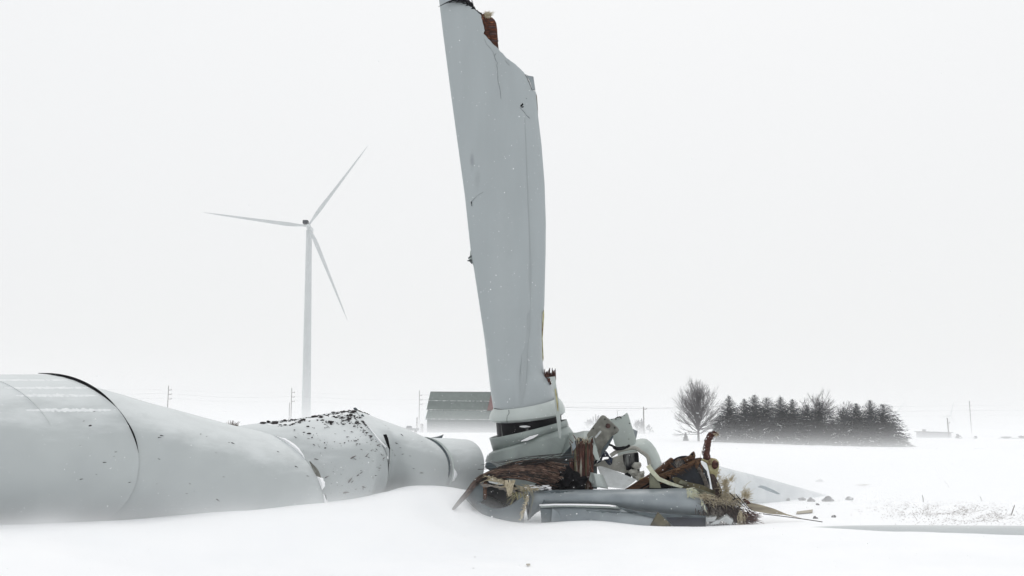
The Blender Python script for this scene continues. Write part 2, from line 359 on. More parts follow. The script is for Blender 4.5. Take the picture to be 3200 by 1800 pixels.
for sts, dn, sd_ in ((A, 0, 0), (B, 0.03, 3), (Cs, 0.06, 9), (Ds, 0.05, 5), (E, 0.02, 2)):
    mb = MB(); rows = tube_rows(sts, 10, dn, sd_); mb.grid(rows, True); mb.build('tower_section', M['tower_paint'], tw, smooth=True, solid=0.0)
# turned-in lip of each broken edge
def lip(st, k, dx, m, nm, lab=None):
    a = ring(st); c = sum(a, Vector()) / NPH
    b = [c + (p - c) * k + Vector((dx, 0, 0)) for p in a]
    mb = MB(); mb.grid([a, b], True); o = mb.build(nm, m, tw, smooth=True)
    if lab: o['label'] = lab
lip(F1, 0.93, 0.0, M['tower_paint'], 'folded_lip')
a = ring(E[-1]); c_ = sum(a, Vector()) / NPH
mb = MB(); b_ = [c_ + (p - c_) * 0.86 + Vector((-0.05, 0.1, 0)) for p in a]; mb.grid([a, b_], True); mb.cap(b_); mb.build('open_end', M['slate_shell'], tw, smooth=True)
def ribbon(pts, wid, off=Vector((0, -0.012, 0.004)), wdir=None):
    """strip following points that lie on a surface; wid in metres per point"""
    mb = MB(); rows = []
    for i, p in enumerate(pts):
        d = (pts[min(i + 1, len(pts) - 1)] - pts[max(i - 1, 0)]).normalized()
        s = wdir or d.cross(Vector((0, 1, 0))).normalized()
        rows.append([p + off + s * wid[i] / 2, p + off * 1.6, p + off - s * wid[i] / 2])
    mb.grid(rows); return mb
def arc(st, d0, d1, n, k=1.0):
    res = []
    for i in range(n + 1):
        res.append(spt(st, R(lerp(d0, d1, i / n))))
    return res
def bell(n, w, p=1.0): return [max(0.004, w * math.sin(math.pi * i / n) ** p) for i in range(n + 1)]
ribbon(arc(J, 92, 34, 40), bell(40, 0.075, 0.8), Vector((0.0, -0.015, 0.02))).build('open_joint', M['black'], tw)
ribbon(arc(J, 36, 20, 14), bell(14, 0.016), Vector((0.01, -0.015, 0.01))).build('open_joint', M['dark_crack'], tw)
ribbon(arc(J, 28, 0, 24), bell(24, 0.036), Vector((0.01, -0.015, 0.004))).build('open_joint', M['black'], tw)
ribbon(arc(A[2], 80, 20, 20), bell(20, 0.014), Vector((0.0, -0.012, 0.01))).build('weld_seam', M['weld_paint'], tw)
ribbon(arc(ell(-250, 1417, (-34, -246), (267, 0), 21.0, 1.0), 60, 15, 20), bell(20, 0.014), Vector((0.0, -0.012, 0.01))).build('weld_seam', M['weld_paint'], tw)
ribbon(arc(Dj, 80, -12, 30), bell(30, 0.085, 0.5), Vector((0.012, -0.015, 0.01))).build('flange_joint', M['slate_shell'], tw, smooth=True)
ribbon(arc(ell(1306, 1472, (5, -106), (109, 0), 28.4, 1.02), 85, -25, 30), bell(30, 0.05, 0.4), Vector((0.02, -0.02, 0.01))).build('flange_ring', M['collar_paint'], tw, smooth=True)
# snow caught in the folds
def snowline(pts, wid, seed=0):
    mb = MB(); rows = []
    for i, p in enumerate(pts):
        d = (pts[min(i + 1, len(pts) - 1)] - pts[max(i - 1, 0)]).normalized(); s = d.cross(Vector((0, 1, 0))).normalized()
        if s.x < 0: s = -s
        w_ = wid[i] * (1 + 0.35 * mnoise.noise(Vector((i * 0.4, seed, 0))))
        rows.append([p + Vector((0, -0.02, 0)), p + s * w_ * 0.5 + Vector((0, -0.045 - w_ * 0.3, 0.015)), p + s * w_ + Vector((0, -0.02, 0))])
    mb.grid(rows); o = mb.build('lodged_snow', M['snow_cap'], tw, smooth=True); o['kind'] = 'stuff'
snowline(arc(F1, 64, 36, 24), bell(24, 0.09, 0.8), 1)
snowline(arc(F1, 20, 9, 14), bell(14, 0.13, 0.7), 2)
snowline(arc(F1, 6, -18, 24), bell(24, 0.115, 0.8), 3)
snowline(pxs([(1130, 1306, 26.3), (1152, 1336, 26.1), (1175, 1368, 26.0), (1190, 1388, 25.95), (1206, 1400, 25.95)], 26), [0.015, 0.03, 0.04, 0.07, 0.05], 4)
snowline(arc(ell(1315, 1472, (5, -106), (104, 0), 28.4, 1.03), 4, -18, 16), bell(16, 0.09, 0.8), 6)
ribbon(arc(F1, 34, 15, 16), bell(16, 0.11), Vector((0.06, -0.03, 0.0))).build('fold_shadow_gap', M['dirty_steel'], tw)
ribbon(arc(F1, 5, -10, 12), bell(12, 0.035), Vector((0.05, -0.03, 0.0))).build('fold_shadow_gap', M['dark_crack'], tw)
mb = MB(); mb.slab(pxs([(1197, 1358), (1207, 1357), (1213, 1372), (1216, 1388), (1219, 1403), (1214, 1401), (1208, 1388), (1203, 1374)], 25.93), (0, 0.06, 0)); mb.build('torn_hole', M['black'], tw)
ribbon(pxs([(1217, 1400), (1218, 1425), (1217, 1450)], 25.98), [0.03, 0.02, 0.008]).build('crease_line', M['dark_crack'], tw)
mb = MB(); mb.slab(pxs([(1127, 1301), (1131, 1293), (1137, 1299), (1138, 1302)], 26.25), (0, 0.05, 0)); mb.build('torn_hole', M['slate_shell'], tw)
ribbon(pxs([(1106, 1279), (1112, 1280), (1120, 1285)], 26.9), [0.05, 0.07, 0.02], Vector((0, -0.05, 0.02))).build('peak_edge', M['slate_shell'], tw)
# dark chips thrown against the paint
mb = MB(); front = {}
def on_front(seg, u, ph):
    rows = seg; i = u * (len(rows) - 1); k = min(int(i), len(rows) - 2); j = (math.pi / 2 - ph) / (2 * math.pi) * NPH; j0 = int(j) % NPH
    p = rows[k][j0].lerp(rows[k][(j0 + 1) % NPH], j - int(j)); q = rows[k + 1][j0].lerp(rows[k + 1][(j0 + 1) % NPH], j - int(j)); return p.lerp(q, i - k)
segA, segB, segC, segD = tube_rows(A, 10), tube_rows(B, 10, 0.03, 3), tube_rows(Cs, 10, 0.06, 9), tube_rows(Ds, 10, 0.05, 5)
def chips(mb, seg, n, u0, u1, a0, a1, s0, s1, ang=None):
    for _ in range(n):
        p = on_front(seg, rnd.uniform(u0, u1), R(rnd.uniform(a0, a1))); s = rnd.uniform(s0, s1) * (0.5 + rnd.random())
        t = rnd.gauss(-0.25, 0.35) if ang is None else rnd.gauss(ang, 0.5); d = Vector((math.cos(t), 0, math.sin(t)))
        mb.tube([p - d * s + Vector((0, -0.02, 0)), p + Vector((0, -0.03, 0.004)), p + d * s * 0.8 + Vector((0, -0.02, 0))], [s * 0.08, s * 0.17, s * 0.05], 5)
chips(mb, segA, 9, 0.75, 0.98, -25, 35, 0.02, 0.05, 0.0); chips(mb, segB, 20, 0.1, 0.98, -30, 40, 0.02, 0.05)
chips(mb, segC, 80, 0.25, 0.98, -20, 55, 0.012, 0.04); chips(mb, segD, 14, 0.1, 0.8, -20, 40, 0.015, 0.05)
for px, py, w_ in ((108, 1446, 0.11), (80, 1353, 0.04), (282, 1330, 0.035)):
    p = P(px, py, 20.5)
    st_ = on_front(segA, 0.9, 0); mb.tube([P(px - w_ * 140, py + 1, 21.0), P(px, py, 20.95), P(px + w_ * 140, py - 1, 21.0)], [0.008, 0.02, 0.006], 5)
o = mb.build('mud_chips', M['dirt'], tw, recalc=False); o['kind'] = 'stuff'
mb = MB(); chips(mb, segC, 22, 0.3, 0.98, -15, 25, 0.04, 0.10, 0.5); o = mb.build('mud_smears', M['mud'], tw, recalc=False); o['kind'] = 'stuff'
# soil thrown over the buckled peak
mb = MB()
for k in range(1900):
    fine = k > 620
    u = min(0.995, 0.30 + 0.70 * rnd.random() ** 0.75); a_ = 91 - abs(rnd.gauss(0, 1)) * (15 + 30 * u * u) * (1.25 if fine else 1)
    if a_ < 30: continue
    q_ = mnoise.noise(Vector((u * 11, a_ * 0.10, 2.2)))
    if q_ < (0.08 if fine else -0.02) and a_ < 88: continue
    p = on_front(segC, u, R(a_)); s = rnd.uniform(0.003, 0.008) if fine else min(0.055, 0.007 + rnd.expovariate(1 / 0.010))
    mb.lump(p + Vector((0, -0.01, s * 0.3)), (s * rnd.uniform(1, 2.2), s, s * rnd.uniform(0.5, 0.9)), rnd.random() * 50, 1 if not fine else 0 or 1, 0.7)
for _ in range(10):
    p = on_front(segD, rnd.uniform(0.2, 0.45), R(rnd.uniform(78, 95))); mb.lump(p, (0.04, 0.03, 0.025), rnd.random() * 50, 1, 0.5)
o = mb.build('soil_clods', M['dirt'], None, recalc=False); tag(o, 'dark frozen soil crumbs strewn over the peak of the buckled tower', 'soil', kind='stuff')
# snow and frost bands lying along the top
mb = MB()
for seg, u0, u1, aa in ((segA, 0.62, 0.99, 56), (segA, 0.62, 0.98, 47), (segA, 0.6, 0.97, 33), (segA, 0.62, 0.97, 68), (segC, 0.3, 0.9, 80)):
    n = 60; rows = []
    for i in range(n + 1):
        u = lerp(u0, u1, i / n); e = math.sin(math.pi * i / n) ** 0.4
        w1 = (3.0 if seg is segC else 1) * e * (1.4 + 1.9 * mnoise.noise(Vector((i * 0.35, aa, 0))) + 1.3 * mnoise.noise(Vector((i * 1.1, aa, 4))))
        w2 = (5.0 if seg is segC else 1) * e * (1.2 + 1.6 * mnoise.noise(Vector((i * 0.5, aa, 9))))
        up = Vector((0, -0.012, 0.012))
        rows.append([on_front(seg, u, R(aa + max(0.1, w1))), on_front(seg, u, R(aa + 0.3)) + up, on_front(seg, u, R(aa - max(0.1, w2)))])
    mb.grid(rows)
mk('frost', (0.82, 0.84, 0.845), (0.74, 0.76, 0.77), scale=7, stretch=(1, 1, 1), rough=0.8)
o = mb.build('frost_bands', M['frost'], tw, smooth=True, recalc=False); o['kind'] = 'stuff'
# a torn black flap and a straw covered board beside the tower
mb = MB(); mb.slab(pxs([(1346, 1371), (1362, 1368), (1373, 1365), (1385, 1360), (1381, 1369), (1374, 1373)], 29.6), (0.0, 0.25, 0.03))
tag(mb.build('torn_flap', M['slate_shell']), 'small bent black flap sticking up behind the last tower section', 'debris')
mb = MB(); t0 = thing('broken_board', 'weathered brown board with a wisp of dry grass behind the tower dip', 'board', P(730, 1345, 27.5))
mb.slab(pxs([(693, 1322), (712, 1324), (735, 1332), (762, 1338), (758, 1346), (720, 1345)], 27.2), (0.1, 0.5, -0.03)); mb.build('board', M['olive_plank'], t0)
mb = MB()
for _ in range(40):
    p = P(rnd.uniform(706, 740), rnd.uniform(1328, 1334), 27.2 + rnd.random() * 0.3); mb.tube([p, p + Vector((rnd.uniform(-0.05, 0.12), 0, rnd.uniform(0.06, 0.16)))], [0.007, 0.003], 3)
o = mb.build('dry_grass', M['straw'], t0, recalc=False); o['kind'] = 'stuff'

# ------------------------------------------------------------------ standing broken rotor: hub, bearing, blade
base = P(1650, 1520, 29.4)
rotor = thing('broken_rotor', 'broken rotor standing on its sunken hub, one snapped blade pointing straight up', 'wind turbine rotor', base)
def ering(L, Rr, Y, dep, dz, n=64):
    a = P(L[0], L[1], Y); b = P(Rr[0], Rr[1], Y); c = (a + b) / 2; A_ = (b - a) / 2; B_ = Vector((0, -dep, -dz))
    return [c + A_ * math.cos(t) + B_ * math.sin(t) for t in [2 * math.pi * k / n for k in range(n)]]
def eloft(sts, n=64, capt=False, capb=False):
    mb = MB(); rr = [ering(*s, n=n) for s in sts]; mb.grid(rr, True)
    if capt: mb.cap(rr[0])
    if capb: mb.cap(rr[-1])
    return mb
LT = [(-40, 1367), (0, 1372), (100, 1384), (200, 1397), (300, 1410), (490, 1436), (614, 1453), (775, 1470), (800, 1473), (840, 1481), (1058, 1514), (1221, 1533), (1274, 1541), (1300, 1545)]
RT = [(-40, 1652), (237, 1668), (281, 1674), (365, 1682), (448, 1692), (573, 1702), (697, 1706), (800, 1705), (838, 1704), (967, 1701), (972, 1695), (1047, 1693), (1123, 1695), (1160, 1700), (1198, 1724), (1236, 1732), (1290, 1742)]
CUT = [(-40, 1440), (0, 1456), (23, 1474), (45, 1503), (60, 1505), (83, 1513), (95, 1514), (103, 1509), (132, 1536), (155, 1559), (182, 1584), (199, 1609), (230, 1640), (253, 1655), (281, 1662), (283, 1674)]
def bY(py): return 29.2 + (1290 - py) / 1290 * 0.9
def bhalf(py, u):
    c = (interp(RT, py) - interp(LT, py)) * bY(py) / F
    k = interp([(0, 0.17), (500, 0.20), (800, 0.30), (1000, 0.5), (1150, 0.78), (1250, 0.96), (1300, 1.0)], py)
    u = max(0.0, min(1.0, u)); r = interp([(500, 1.0), (1200, 0.0)], py)
    el = math.sqrt(max(0, 1 - (2 * u - 1) ** 2)); af = 1.25 * (math.sqrt(1 - u) * u ** 0.75) * 1.55
    return c / 2 * k * lerp(el, af, r)
def bsurf(px, py, off=0.006):
    L, Rr = interp(LT, py), interp(RT, py); u = (px - L) / (Rr - L); return P(px, py, bY(py) - bhalf(py, u) - off)
blade_o = None
mb = MB(); rows = []; NU = 44; py = 1290.0; ys = []
while py > -40: ys.append(py); py -= 5 if py < 300 else 14
for py in ys:
    L, Rr = interp(LT, py), interp(RT, py); cut = min(interp(CUT, py), Rr) if py < 283 else Rr
    if py < 270: cut += 2.2 * mnoise.noise(Vector((py * 0.11, 0, 3))) + 1.5 * mnoise.noise(Vector((py * 0.4, 5, 3)))
    uc = (cut - L) / (Rr - L); row = []
    for i in range(NU + 1):
        u = uc * (1 - math.cos(math.pi * i / NU)) / 2; row.append(P(L + (Rr - L) * u, py, bY(py) - bhalf(py, u)))
    for i in range(NU, 0, -1):
        u = uc * (1 - math.cos(math.pi * i / NU)) / 2; row.append(P(L + (Rr - L) * u, py, bY(py) + bhalf(py, u) * 0.9 + 0.004))
    rows.append(row)
mb.grid(rows, True)
blade = mb.build('blade', M['blade_paint'], rotor, smooth=True); blade['label'] = 'tall grey blade stub snapped off at the top'
st = bsurf(1475, 500) - base; l_ = add_stain(M['blade_paint'], last, st, (0.10, 0.7, 0.42), (0.20, 0.215, 0.23), 0.6)
st = bsurf(1492, 560) - base; l_ = add_stain(M['blade_paint'], l_, st, (0.13, 0.7, 0.5), (0.25, 0.27, 0.28), 0.35)
st = bsurf(1570, 900) - base; l_ = add_stain(M['blade_paint'], l_, st, (0.5, 1.5, 4.5), (0.39, 0.425, 0.435), 0.5)
# slightly darker strip, cracks, nicks on the skin
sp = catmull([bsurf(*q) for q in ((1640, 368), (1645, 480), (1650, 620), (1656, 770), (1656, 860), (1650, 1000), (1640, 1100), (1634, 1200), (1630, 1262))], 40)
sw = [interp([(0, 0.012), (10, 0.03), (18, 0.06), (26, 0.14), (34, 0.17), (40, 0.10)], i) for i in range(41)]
ribbon(sp, sw, Vector((0, -0.004, 0))).build('darker_strip', M['strip_grey'], blade)
def crack(pts, w0, m='dark_crack', nm='crack'):
    pp = []
    for (a, b) in zip(pts, pts[1:]):
        for k in range(4):
            t = k / 4; pp.append(bsurf(lerp(a[0], b[0], t) + rnd.uniform(-0.8, 0.8), lerp(a[1], b[1], t)))
    pp.append(bsurf(*pts[-1])); ribbon(pp, [w0 * rnd.uniform(0.5, 1.2) for _ in pp], Vector((0, -0.006, 0))).build(nm, M[m], blade)
crack([(1513, 122), (1522, 140), (1538, 158), (1544, 172), (1546, 182), (1555, 197), (1552, 205), (1556, 222), (1555, 245), (1561, 275), (1566, 310)], 0.009)
crack([(1545, 174), (1551, 166)], 0.012); crack([(1580, 190), (1592, 205)], 0.01)
crack([(1641, 232), (1652, 255), (1659, 270), (1662, 281), (1673, 282)], 0.022)
crack([(1625, 336), (1637, 348), (1645, 360), (1656, 370)], 0.012); crack([(1475, 630), (1490, 612), (1510, 600)], 0.008)
crack([(1541, 1275), (1556, 1279), (1574, 1280), (1588, 1281)], 0.028, 'black', 'skirt_gap')
mb = MB()
for q in ([(1625, 331), (1633, 322), (1636, 326), (1629, 334)], [(1629, 335), (1635, 331), (1637, 334), (1631, 337)], [(1472, 630), (1475, 629), (1475, 636), (1472, 638)], [(1473, 639), (1475, 638), (1475, 644), (1473, 643)], [(1644, 307), (1646, 306), (1646, 308), (1645, 309)],
          [(1571, 1281), (1578, 1281), (1578, 1287), (1571, 1287)], [(1583, 1283), (1590, 1283), (1590, 1291), (1583, 1290)]):
    mb = MB(); mb.slab([bsurf(x, y, 0.012) for x, y in q], (0, 0.01, 0)); mb.build('puncture', M['black'], blade)
mb = MB(); mb.slab([bsurf(x, y, -0.05) for x, y in ((1644, 232), (1650, 236), (1667, 239), (1670, 260), (1673, 281), (1663, 281), (1657, 256))], (0, 0.04, 0)); mb.build('torn_tab', M['shell_grey'], blade)
mb = MB(); mb.slab(pxs([(1470, 782), (1468, 800), (1462, 808), (1468, 810), (1461, 816), (1473, 817), (1482, 836), (1478, 806)], bY(800)), (0, 0.06, 0)); mb.build('torn_tab', M['hub_paint'], blade)
mb = MB()
for q in ((1463, 806, 1474, 800), (1460, 815, 1474, 812), (1464, 812, 1476, 822)): mb.tube([P(q[0], q[1], bY(800)), P(q[2], q[3], bY(800))], [0.008, 0.04], 4)
mb.build('torn_tab', M['dark_crack'], blade)
mb = MB(); mb.slab(pxs([(1700, 968), (1696, 978), (1693, 1040), (1692, 1100), (1697, 1130), (1699, 1120), (1696, 1060), (1699, 1010), (1701, 985)], bY(1040) - 0.02), (0, 0.2, 0)); mb.build('exposed_laminate', M['resin'], blade)
mb = MB(); mb.slab(pxs([(1673, 285), (1678, 300), (1681, 340), (1682, 380), (1680, 370), (1677, 330)], bY(330) + 0.02), (0, 0.08, 0)); mb.build('exposed_laminate', M['olive_plank'], blade)
# brown wood core at the break
cY = bY(90)
mb = MB(); mb.slab(pxs([(1502, 47), (1510, 42), (1520, 40), (1526, 54), (1538, 54), (1546, 62), (1551, 72), (1554, 92), (1555, 120), (1557, 140), (1559, 158), (1549, 150), (1536, 135), (1524, 122), (1510, 106), (1513, 97), (1516, 92), (1509, 72)], cY - 0.10), (0, 0.26, 0))
core = mb.build('wood_core', M['core_wood'], blade, bevel=0.008)
for i in range(13):
    py = 62 + i * 7.2; x0 = 1527 + rnd.uniform(-4, 3) + (py - 60) * 0.10; x1 = min(1556, 1544 + (py - 60) * 0.22) + rnd.uniform(-2, 1)
    mb = MB(); th = rnd.uniform(2.2, 3.2)
    mb.slab([P(x0, py - th, cY - 0.12), P(x1, py - th + rnd.uniform(-1, 1), cY - 0.12), P(x1 + rnd.uniform(-1, 1), py + th, cY - 0.12), P(x0, py + th, cY - 0.12)], (0, 0.02 + 0.02 * rnd.random(), 0))
    mb.v = [v + Vector((0, -rnd.uniform(0, 0.012), 0)) for v in mb.v]
    mb.build('wood_layer', M['core_wood'] if i % 3 else M['rust'], blade, bevel=0.004)
mb = MB()
for i in range(46):
    t = rnd.random(); x = lerp(1506, 1530, t) + rnd.uniform(-3, 3); y = lerp(50, 128, t) + rnd.uniform(-4, 4)
    a = P(x, y, cY - 0.13 - rnd.random() * 0.05); ln = rnd.uniform(0.10, 0.3)
    d = Vector((-0.25 + rnd.uniform(-0.15, 0.15), rnd.uniform(-0.1, 0.05), 1)).normalized(); mb.tube([a - d * ln * 0.5, a, a + d * ln * 0.6], [0.01, rnd.uniform(0.008, 0.02), 0.003], 4)
o = mb.build('wood_splinters', M['core_wood'], blade, recalc=False); o['kind'] = 'stuff'
mb = MB()
for i in range(90):
    a = P(rnd.uniform(1516, 1536), rnd.uniform(44, 58), cY - 0.08 - rnd.random() * 0.08); mb.tube([a, a + Vector((rnd.uniform(-0.08, 0.06), 0, rnd.uniform(0.02, 0.1))), a + Vector((rnd.uniform(-0.14, 0.16), -0.04, rnd.uniform(0.0, 0.13)))], [0.008, 0.006, 0.002], 3)
o = mb.build('frayed_glass', M['cream_fibre'], blade, recalc=False); o['kind'] = 'stuff'
mb = MB(); pts = []
for i in range(40):
    t = i / 39; x = interp([(0, 1408), (0.25, 1440), (0.45, 1462), (0.6, 1474), (0.75, 1487), (1, 1503)], t); y = interp([(0, -14), (0.25, -2), (0.45, 6), (0.6, 22), (0.75, 36), (1, 45)], t)
    pts.append(P(x + rnd.uniform(-1, 1), y + rnd.uniform(-1, 1), bY(20) - 0.12))
mb.tube(pts, [interp([(0, 0.09), (12, 0.085), (25, 0.075), (39, 0.045)], i) * rnd.uniform(0.7, 1.2) for i in range(40)], 6)
for q in ((1428, -4, 1370, 21, 0.012), (1442, -2, 1424, 11, 0.010), (1452, 4, 1400, 10, 0.008), (1462, 12, 1424, 8, 0.008), (1462, 16, 1455, 19, 0.009), (1430, 0, 1396, 12, 0.007), (1480, 22, 1474, -8, 0.005), (1478, 20, 1470, -10, 0.005), (1448, -2, 1410, 3, 0.012), (1465, 10, 1440, 14, 0.008), (1500, 44, 1486, 30, 0.01), (1440, -4, 1418, -6, 0.02)):
    a, b = P(q[0], q[1], bY(20) - 0.15), P(q[2], q[3], bY(20) - 0.2); mb.tube([a, a.lerp(b, 0.5) + Vector((0, -0.02, 0.01)), b], [q[4] * 3, q[4] * 1.8, q[4] * 0.6], 4)
o = mb.build('torn_fibres', M['black'], blade, recalc=False); o['kind'] = 'stuff'
# splintered stub low on the right edge and the long peeled strip
mb = MB()
for i in range(14):
    x = 1701 + i * 2.6; top = 1150 + rnd.uniform(-4, 12) + (4 if i < 4 else 0) + (6 if i in (7, 8) else 0); d = 29.0 + rnd.uniform(-0.05, 0.05)
    mb.slab(pxs([(x, 1184 + rnd.uniform(-8, 10)), (x + 3.4, 1184 + rnd.uniform(-6, 6)), (x + 2.6 - 2 * rnd.random(), top), (x + 0.6 - 1.5 * rnd.random(), top + 3)], d), (0, 0.12, 0))
mb.slab(pxs([(1711, 1183), (1718, 1184), (1724, 1200), (1719, 1203), (1716, 1192), (1712, 1200)], 28.95), (0, 0.05, 0))
mb.build('splintered_stub', M['root_wood'], blade)
strip = [(1706, 1180, 1735, 1176), (1716, 1179, 1736, 1180), (1722, 1187, 1737, 1196), (1726, 1210, 1742, 1225), (1733, 1250, 1746, 1250), (1738, 1300, 1751, 1300), (1744, 1345, 1754, 1345), (1747, 1368, 1753, 1371)]
mb = MB(); mb.slab(pxs([(s[0], s[1]) for s in strip] + [(s[2], s[3]) for s in strip[::-1]], 28.0), (0, 0.05, 0)); mb.build('peeled_strip', M['collar_paint'], blade)
mb = MB(); mb.slab(pxs([(1733, 1215), (1737, 1215), (1744, 1258), (1745, 1285), (1742, 1283), (1737, 1245)], 27.985), (0, 0.01, 0)); mb.build('strip_laminate', M['resin'], blade)
# collar, bearing, hub
mb = eloft([((1541, 1274), (1741, 1240), 29.2, 1.0, 0.16), ((1541, 1278), (1752, 1249), 29.2, 1.05, 0.15), ((1534, 1288), (1760, 1261), 29.2, 1.12, 0.14), ((1529, 1302), (1766, 1279), 29.2, 1.15, 0.12), ((1530, 1311), (1766, 1287), 29.2, 1.15, 0.11), ((1536, 1317), (1758, 1294), 29.2, 1.08, 0.11), ((1549, 1318), (1746, 1296), 29.2, 0.95, 0.11)])
collar = mb.build('collar', M['collar_paint'], rotor, smooth=True)
ribbon(pxs([(1590, 1282, 28.2), (1591, 1292, 28.12), (1585, 1300, 28.08), (1584, 1312, 28.06), (1585, 1322, 28.08)], 28), [0.018, 0.014, 0.01, 0.014, 0.01]).build('rim_crack', M['black'], collar)
mb = eloft([((1549, 1300), (1753, 1278), 29.2, 1.0, 0.2), ((1552, 1345), (1755, 1312), 29.25, 1.0, 0.22), ((1556, 1400), (1768, 1350), 29.3, 1.02, 0.25)]); bear = mb.build('pitch_bearing', M['oily_steel'], rotor, smooth=True)
mb = MB(); mb.lump(P(1640, 1333, 28.2), (0.16, 0.05, 0.03), 3, 2, 0.3); o = mb.build('ledge_snow', M['snow_cap'], bear, smooth=True); o['kind'] = 'stuff'
mb = eloft([((1529, 1369), (1771, 1310), 29.35, 1.22, 0.05), ((1530, 1373), (1772, 1313), 29.35, 1.23, 0.03), ((1541, 1411), (1777, 1330), 29.35, 1.24, -0.01)]); mb.build('hub_rim', M['hub_paint'], rotor, smooth=True, solid=0.03)
mb = eloft([((1540, 1409), (1776, 1330), 29.4, 1.22, -0.01), ((1523, 1421), (1792, 1352), 29.4, 1.30, -0.03)]); mb.build('hub_skirt', M['hub_paint'], rotor, smooth=True)
mb = eloft([((1523, 1421), (1792, 1352), 29.4, 1.30, -0.03), ((1516, 1442), (1812, 1398), 29.4, 1.36, 0.0), ((1545, 1458), (1818, 1425), 29.4, 1.3, 0.0), ((1560, 1560), (1830, 1530), 29.4, 1.3, 0.0)], capb=True); hub = mb.build('hub_casing', M['hub_paint'], rotor, smooth=True)
mb = MB(); mb.slab([P(x, y, 27.98) for x, y in ((1628, 1380), (1655, 1366), (1682, 1359), (1668, 1369), (1648, 1377))], (0, 0.1, 0.02)); o = mb.build('ledge_snow', M['snow_cap'], hub); o['kind'] = 'stuff'
mb = MB(); mb.grid([[P(x, y0, Y) for x, y0, Y in row] for row in (((1770, 1352, 28.9), (1800, 1352, 28.5), (1825, 1346, 28.3), (1845, 1346, 28.4), (1868, 1356, 28.9)), ((1765, 1390, 28.4), (1795, 1390, 28.0), (1825, 1380, 27.9), (1850, 1378, 28.1), (1872, 1385, 28.7)), ((1745, 1432, 28.2), (1775, 1425, 27.9), (1800, 1410, 27.9), (1840, 1400, 28.1), (1868, 1410, 28.7)))])
mb.build('nose_cone_flank', M['hub_paint'], rotor, smooth=True, solid=0.03)

# ------------------------------------------------------------------ wreckage round the hub
def plate(name, label, cat, pts, Y, thick, m, bevel=0.01, rot=(0.0, 1.0, 0.0), parent=None, group=None):
    mb = MB(); mb.slab(pxs(pts, Y), Vector(rot) * thick); o = mb.build(name, M[m], parent, bevel=bevel)
    if not parent: tag(o, label, cat, group)
    return o
# slate shell behind the splintered post
plate('shell_fragment', 'dark slate shell fragment leaning behind the splintered post', 'debris', [(1722, 1450), (1752, 1428), (1808, 1366), (1840, 1378, 27.6), (1866, 1400, 27.8), (1866, 1528, 27.5), (1735, 1532), (1712, 1500)], 27.3, 0.06, 'slate_shell', rot=(0.1, 1, 0))
# splintered post: upright slats
post = thing('splintered_post', 'upright stump of splintered red brown laminated wood in front of the hub', 'wood', P(1815, 1528, 26.7))
x = 1781.0; i = 0
while x < 1850:
    wd = rnd.uniform(4.5, 8.5); top = interp([(1781, 1424), (1793, 1420), (1796, 1388), (1806, 1376), (1820, 1370), (1832, 1364), (1840, 1372), (1850, 1368)], x) + rnd.uniform(-5, 12); Yp = 26.75 + rnd.uniform(-0.07, 0.07)
    lean = -2 + 5 * (x - 1781) / 70; n = 5; Lp, Rp = [], []
    for k in range(n + 1):
        t = k / n; yy = lerp(1530, top, t); xx = lerp(x - lean * 0.4, x + lean, t) + rnd.uniform(-0.8, 0.8)
        Lp.append((xx, yy + (rnd.uniform(0, 12) if k == n else 0))); Rp.append((xx + wd * (1 if k < n else rnd.uniform(0.2, 0.7)), yy))
    mb = MB(); mb.slab(pxs(Lp + Rp[::-1], Yp), (0, rnd.uniform(0.15, 0.3), 0)); mb.build('splinter', M[('red_wood', 'root_wood', 'red_wood', 'olive_plank', 'red_wood', 'brown_strand')[i % 6]], post, bevel=0.006); x += wd * 0.86; i += 1
for q in ((1786, 1395), (1790, 1385), (1851, 1400), (1846, 1386), (1800, 1372), (1853, 1470)):
    mb = MB(); a = P(q[0], q[1], 26.65); mb.tube([a + Vector((rnd.uniform(-0.03, 0.03), 0, -0.25)), a, a + Vector((rnd.uniform(-0.12, 0.05), 0, 0.12))], [0.015, 0.02, 0.004], 4); mb.build('splinter', M['red_wood'], post)
mb = MB()
for _ in range(60):
    a = P(rnd.uniform(1804, 1846), rnd.uniform(1368, 1388), 26.7 + rnd.uniform(-0.1, 0.1)); mb.tube([a, a + Vector((rnd.uniform(-0.05, 0.05), rnd.uniform(-0.05, 0.05), rnd.uniform(0.02, 0.07)))], [0.006, 0.002], 3)
o = mb.build('frayed_tip', M['cream_fibre'], post, recalc=False); o['kind'] = 'stuff'
# sweeping brush of strands
fan = thing('strand_bundle', 'sweeping bundle of torn brown wood strands drooping to a point on the snow', 'wood', P(1600, 1530, 26.6))
def fan_curve(t, jit):
    j = lambda s: rnd.uniform(-s, s) * jit
    S = P(lerp(1762, 1728, t) + j(16), lerp(1452, 1527, t) + j(5), 26.75 - 0.4 * math.sin(t * 2.6) + j(0.05))
    m1 = P(lerp(1695, 1672, t) + j(5), lerp(1438, 1506, t) + j(4), 26.5 - 0.6 * math.sin(t * 2.4)); m2 = P(lerp(1605, 1592, t) + j(4), lerp(1449, 1492, t) + j(4), 26.35 - 0.45 * math.sin(t * 2.4))
    c = P(lerp(1500, 1512, t) + j(4), lerp(1490, 1499, t) + j(4), 26.1 + j(0.05)); e = P(lerp(1452, 1458, t) + j(4), lerp(1544, 1550, t) + j(4), 25.9); tu = rnd.random() * jit; tip = P(1398 + 26 * tu + j(3), 1611 - 27 * tu + j(3), 25.7 + j(0.04))
    return [S, m1, m2, c, e, tip]
mb = MB(); rows = [catmull(fan_curve(t, 0), 30)[:26] for t in [k / 10 for k in range(11)]]
rows = [[p + Vector((0, 0.06, -0.01)) for p in r] for r in rows]; mb.grid(rows); mb.build('matted_core', M['brown_strand'], fan, smooth=True, solid=0.03)
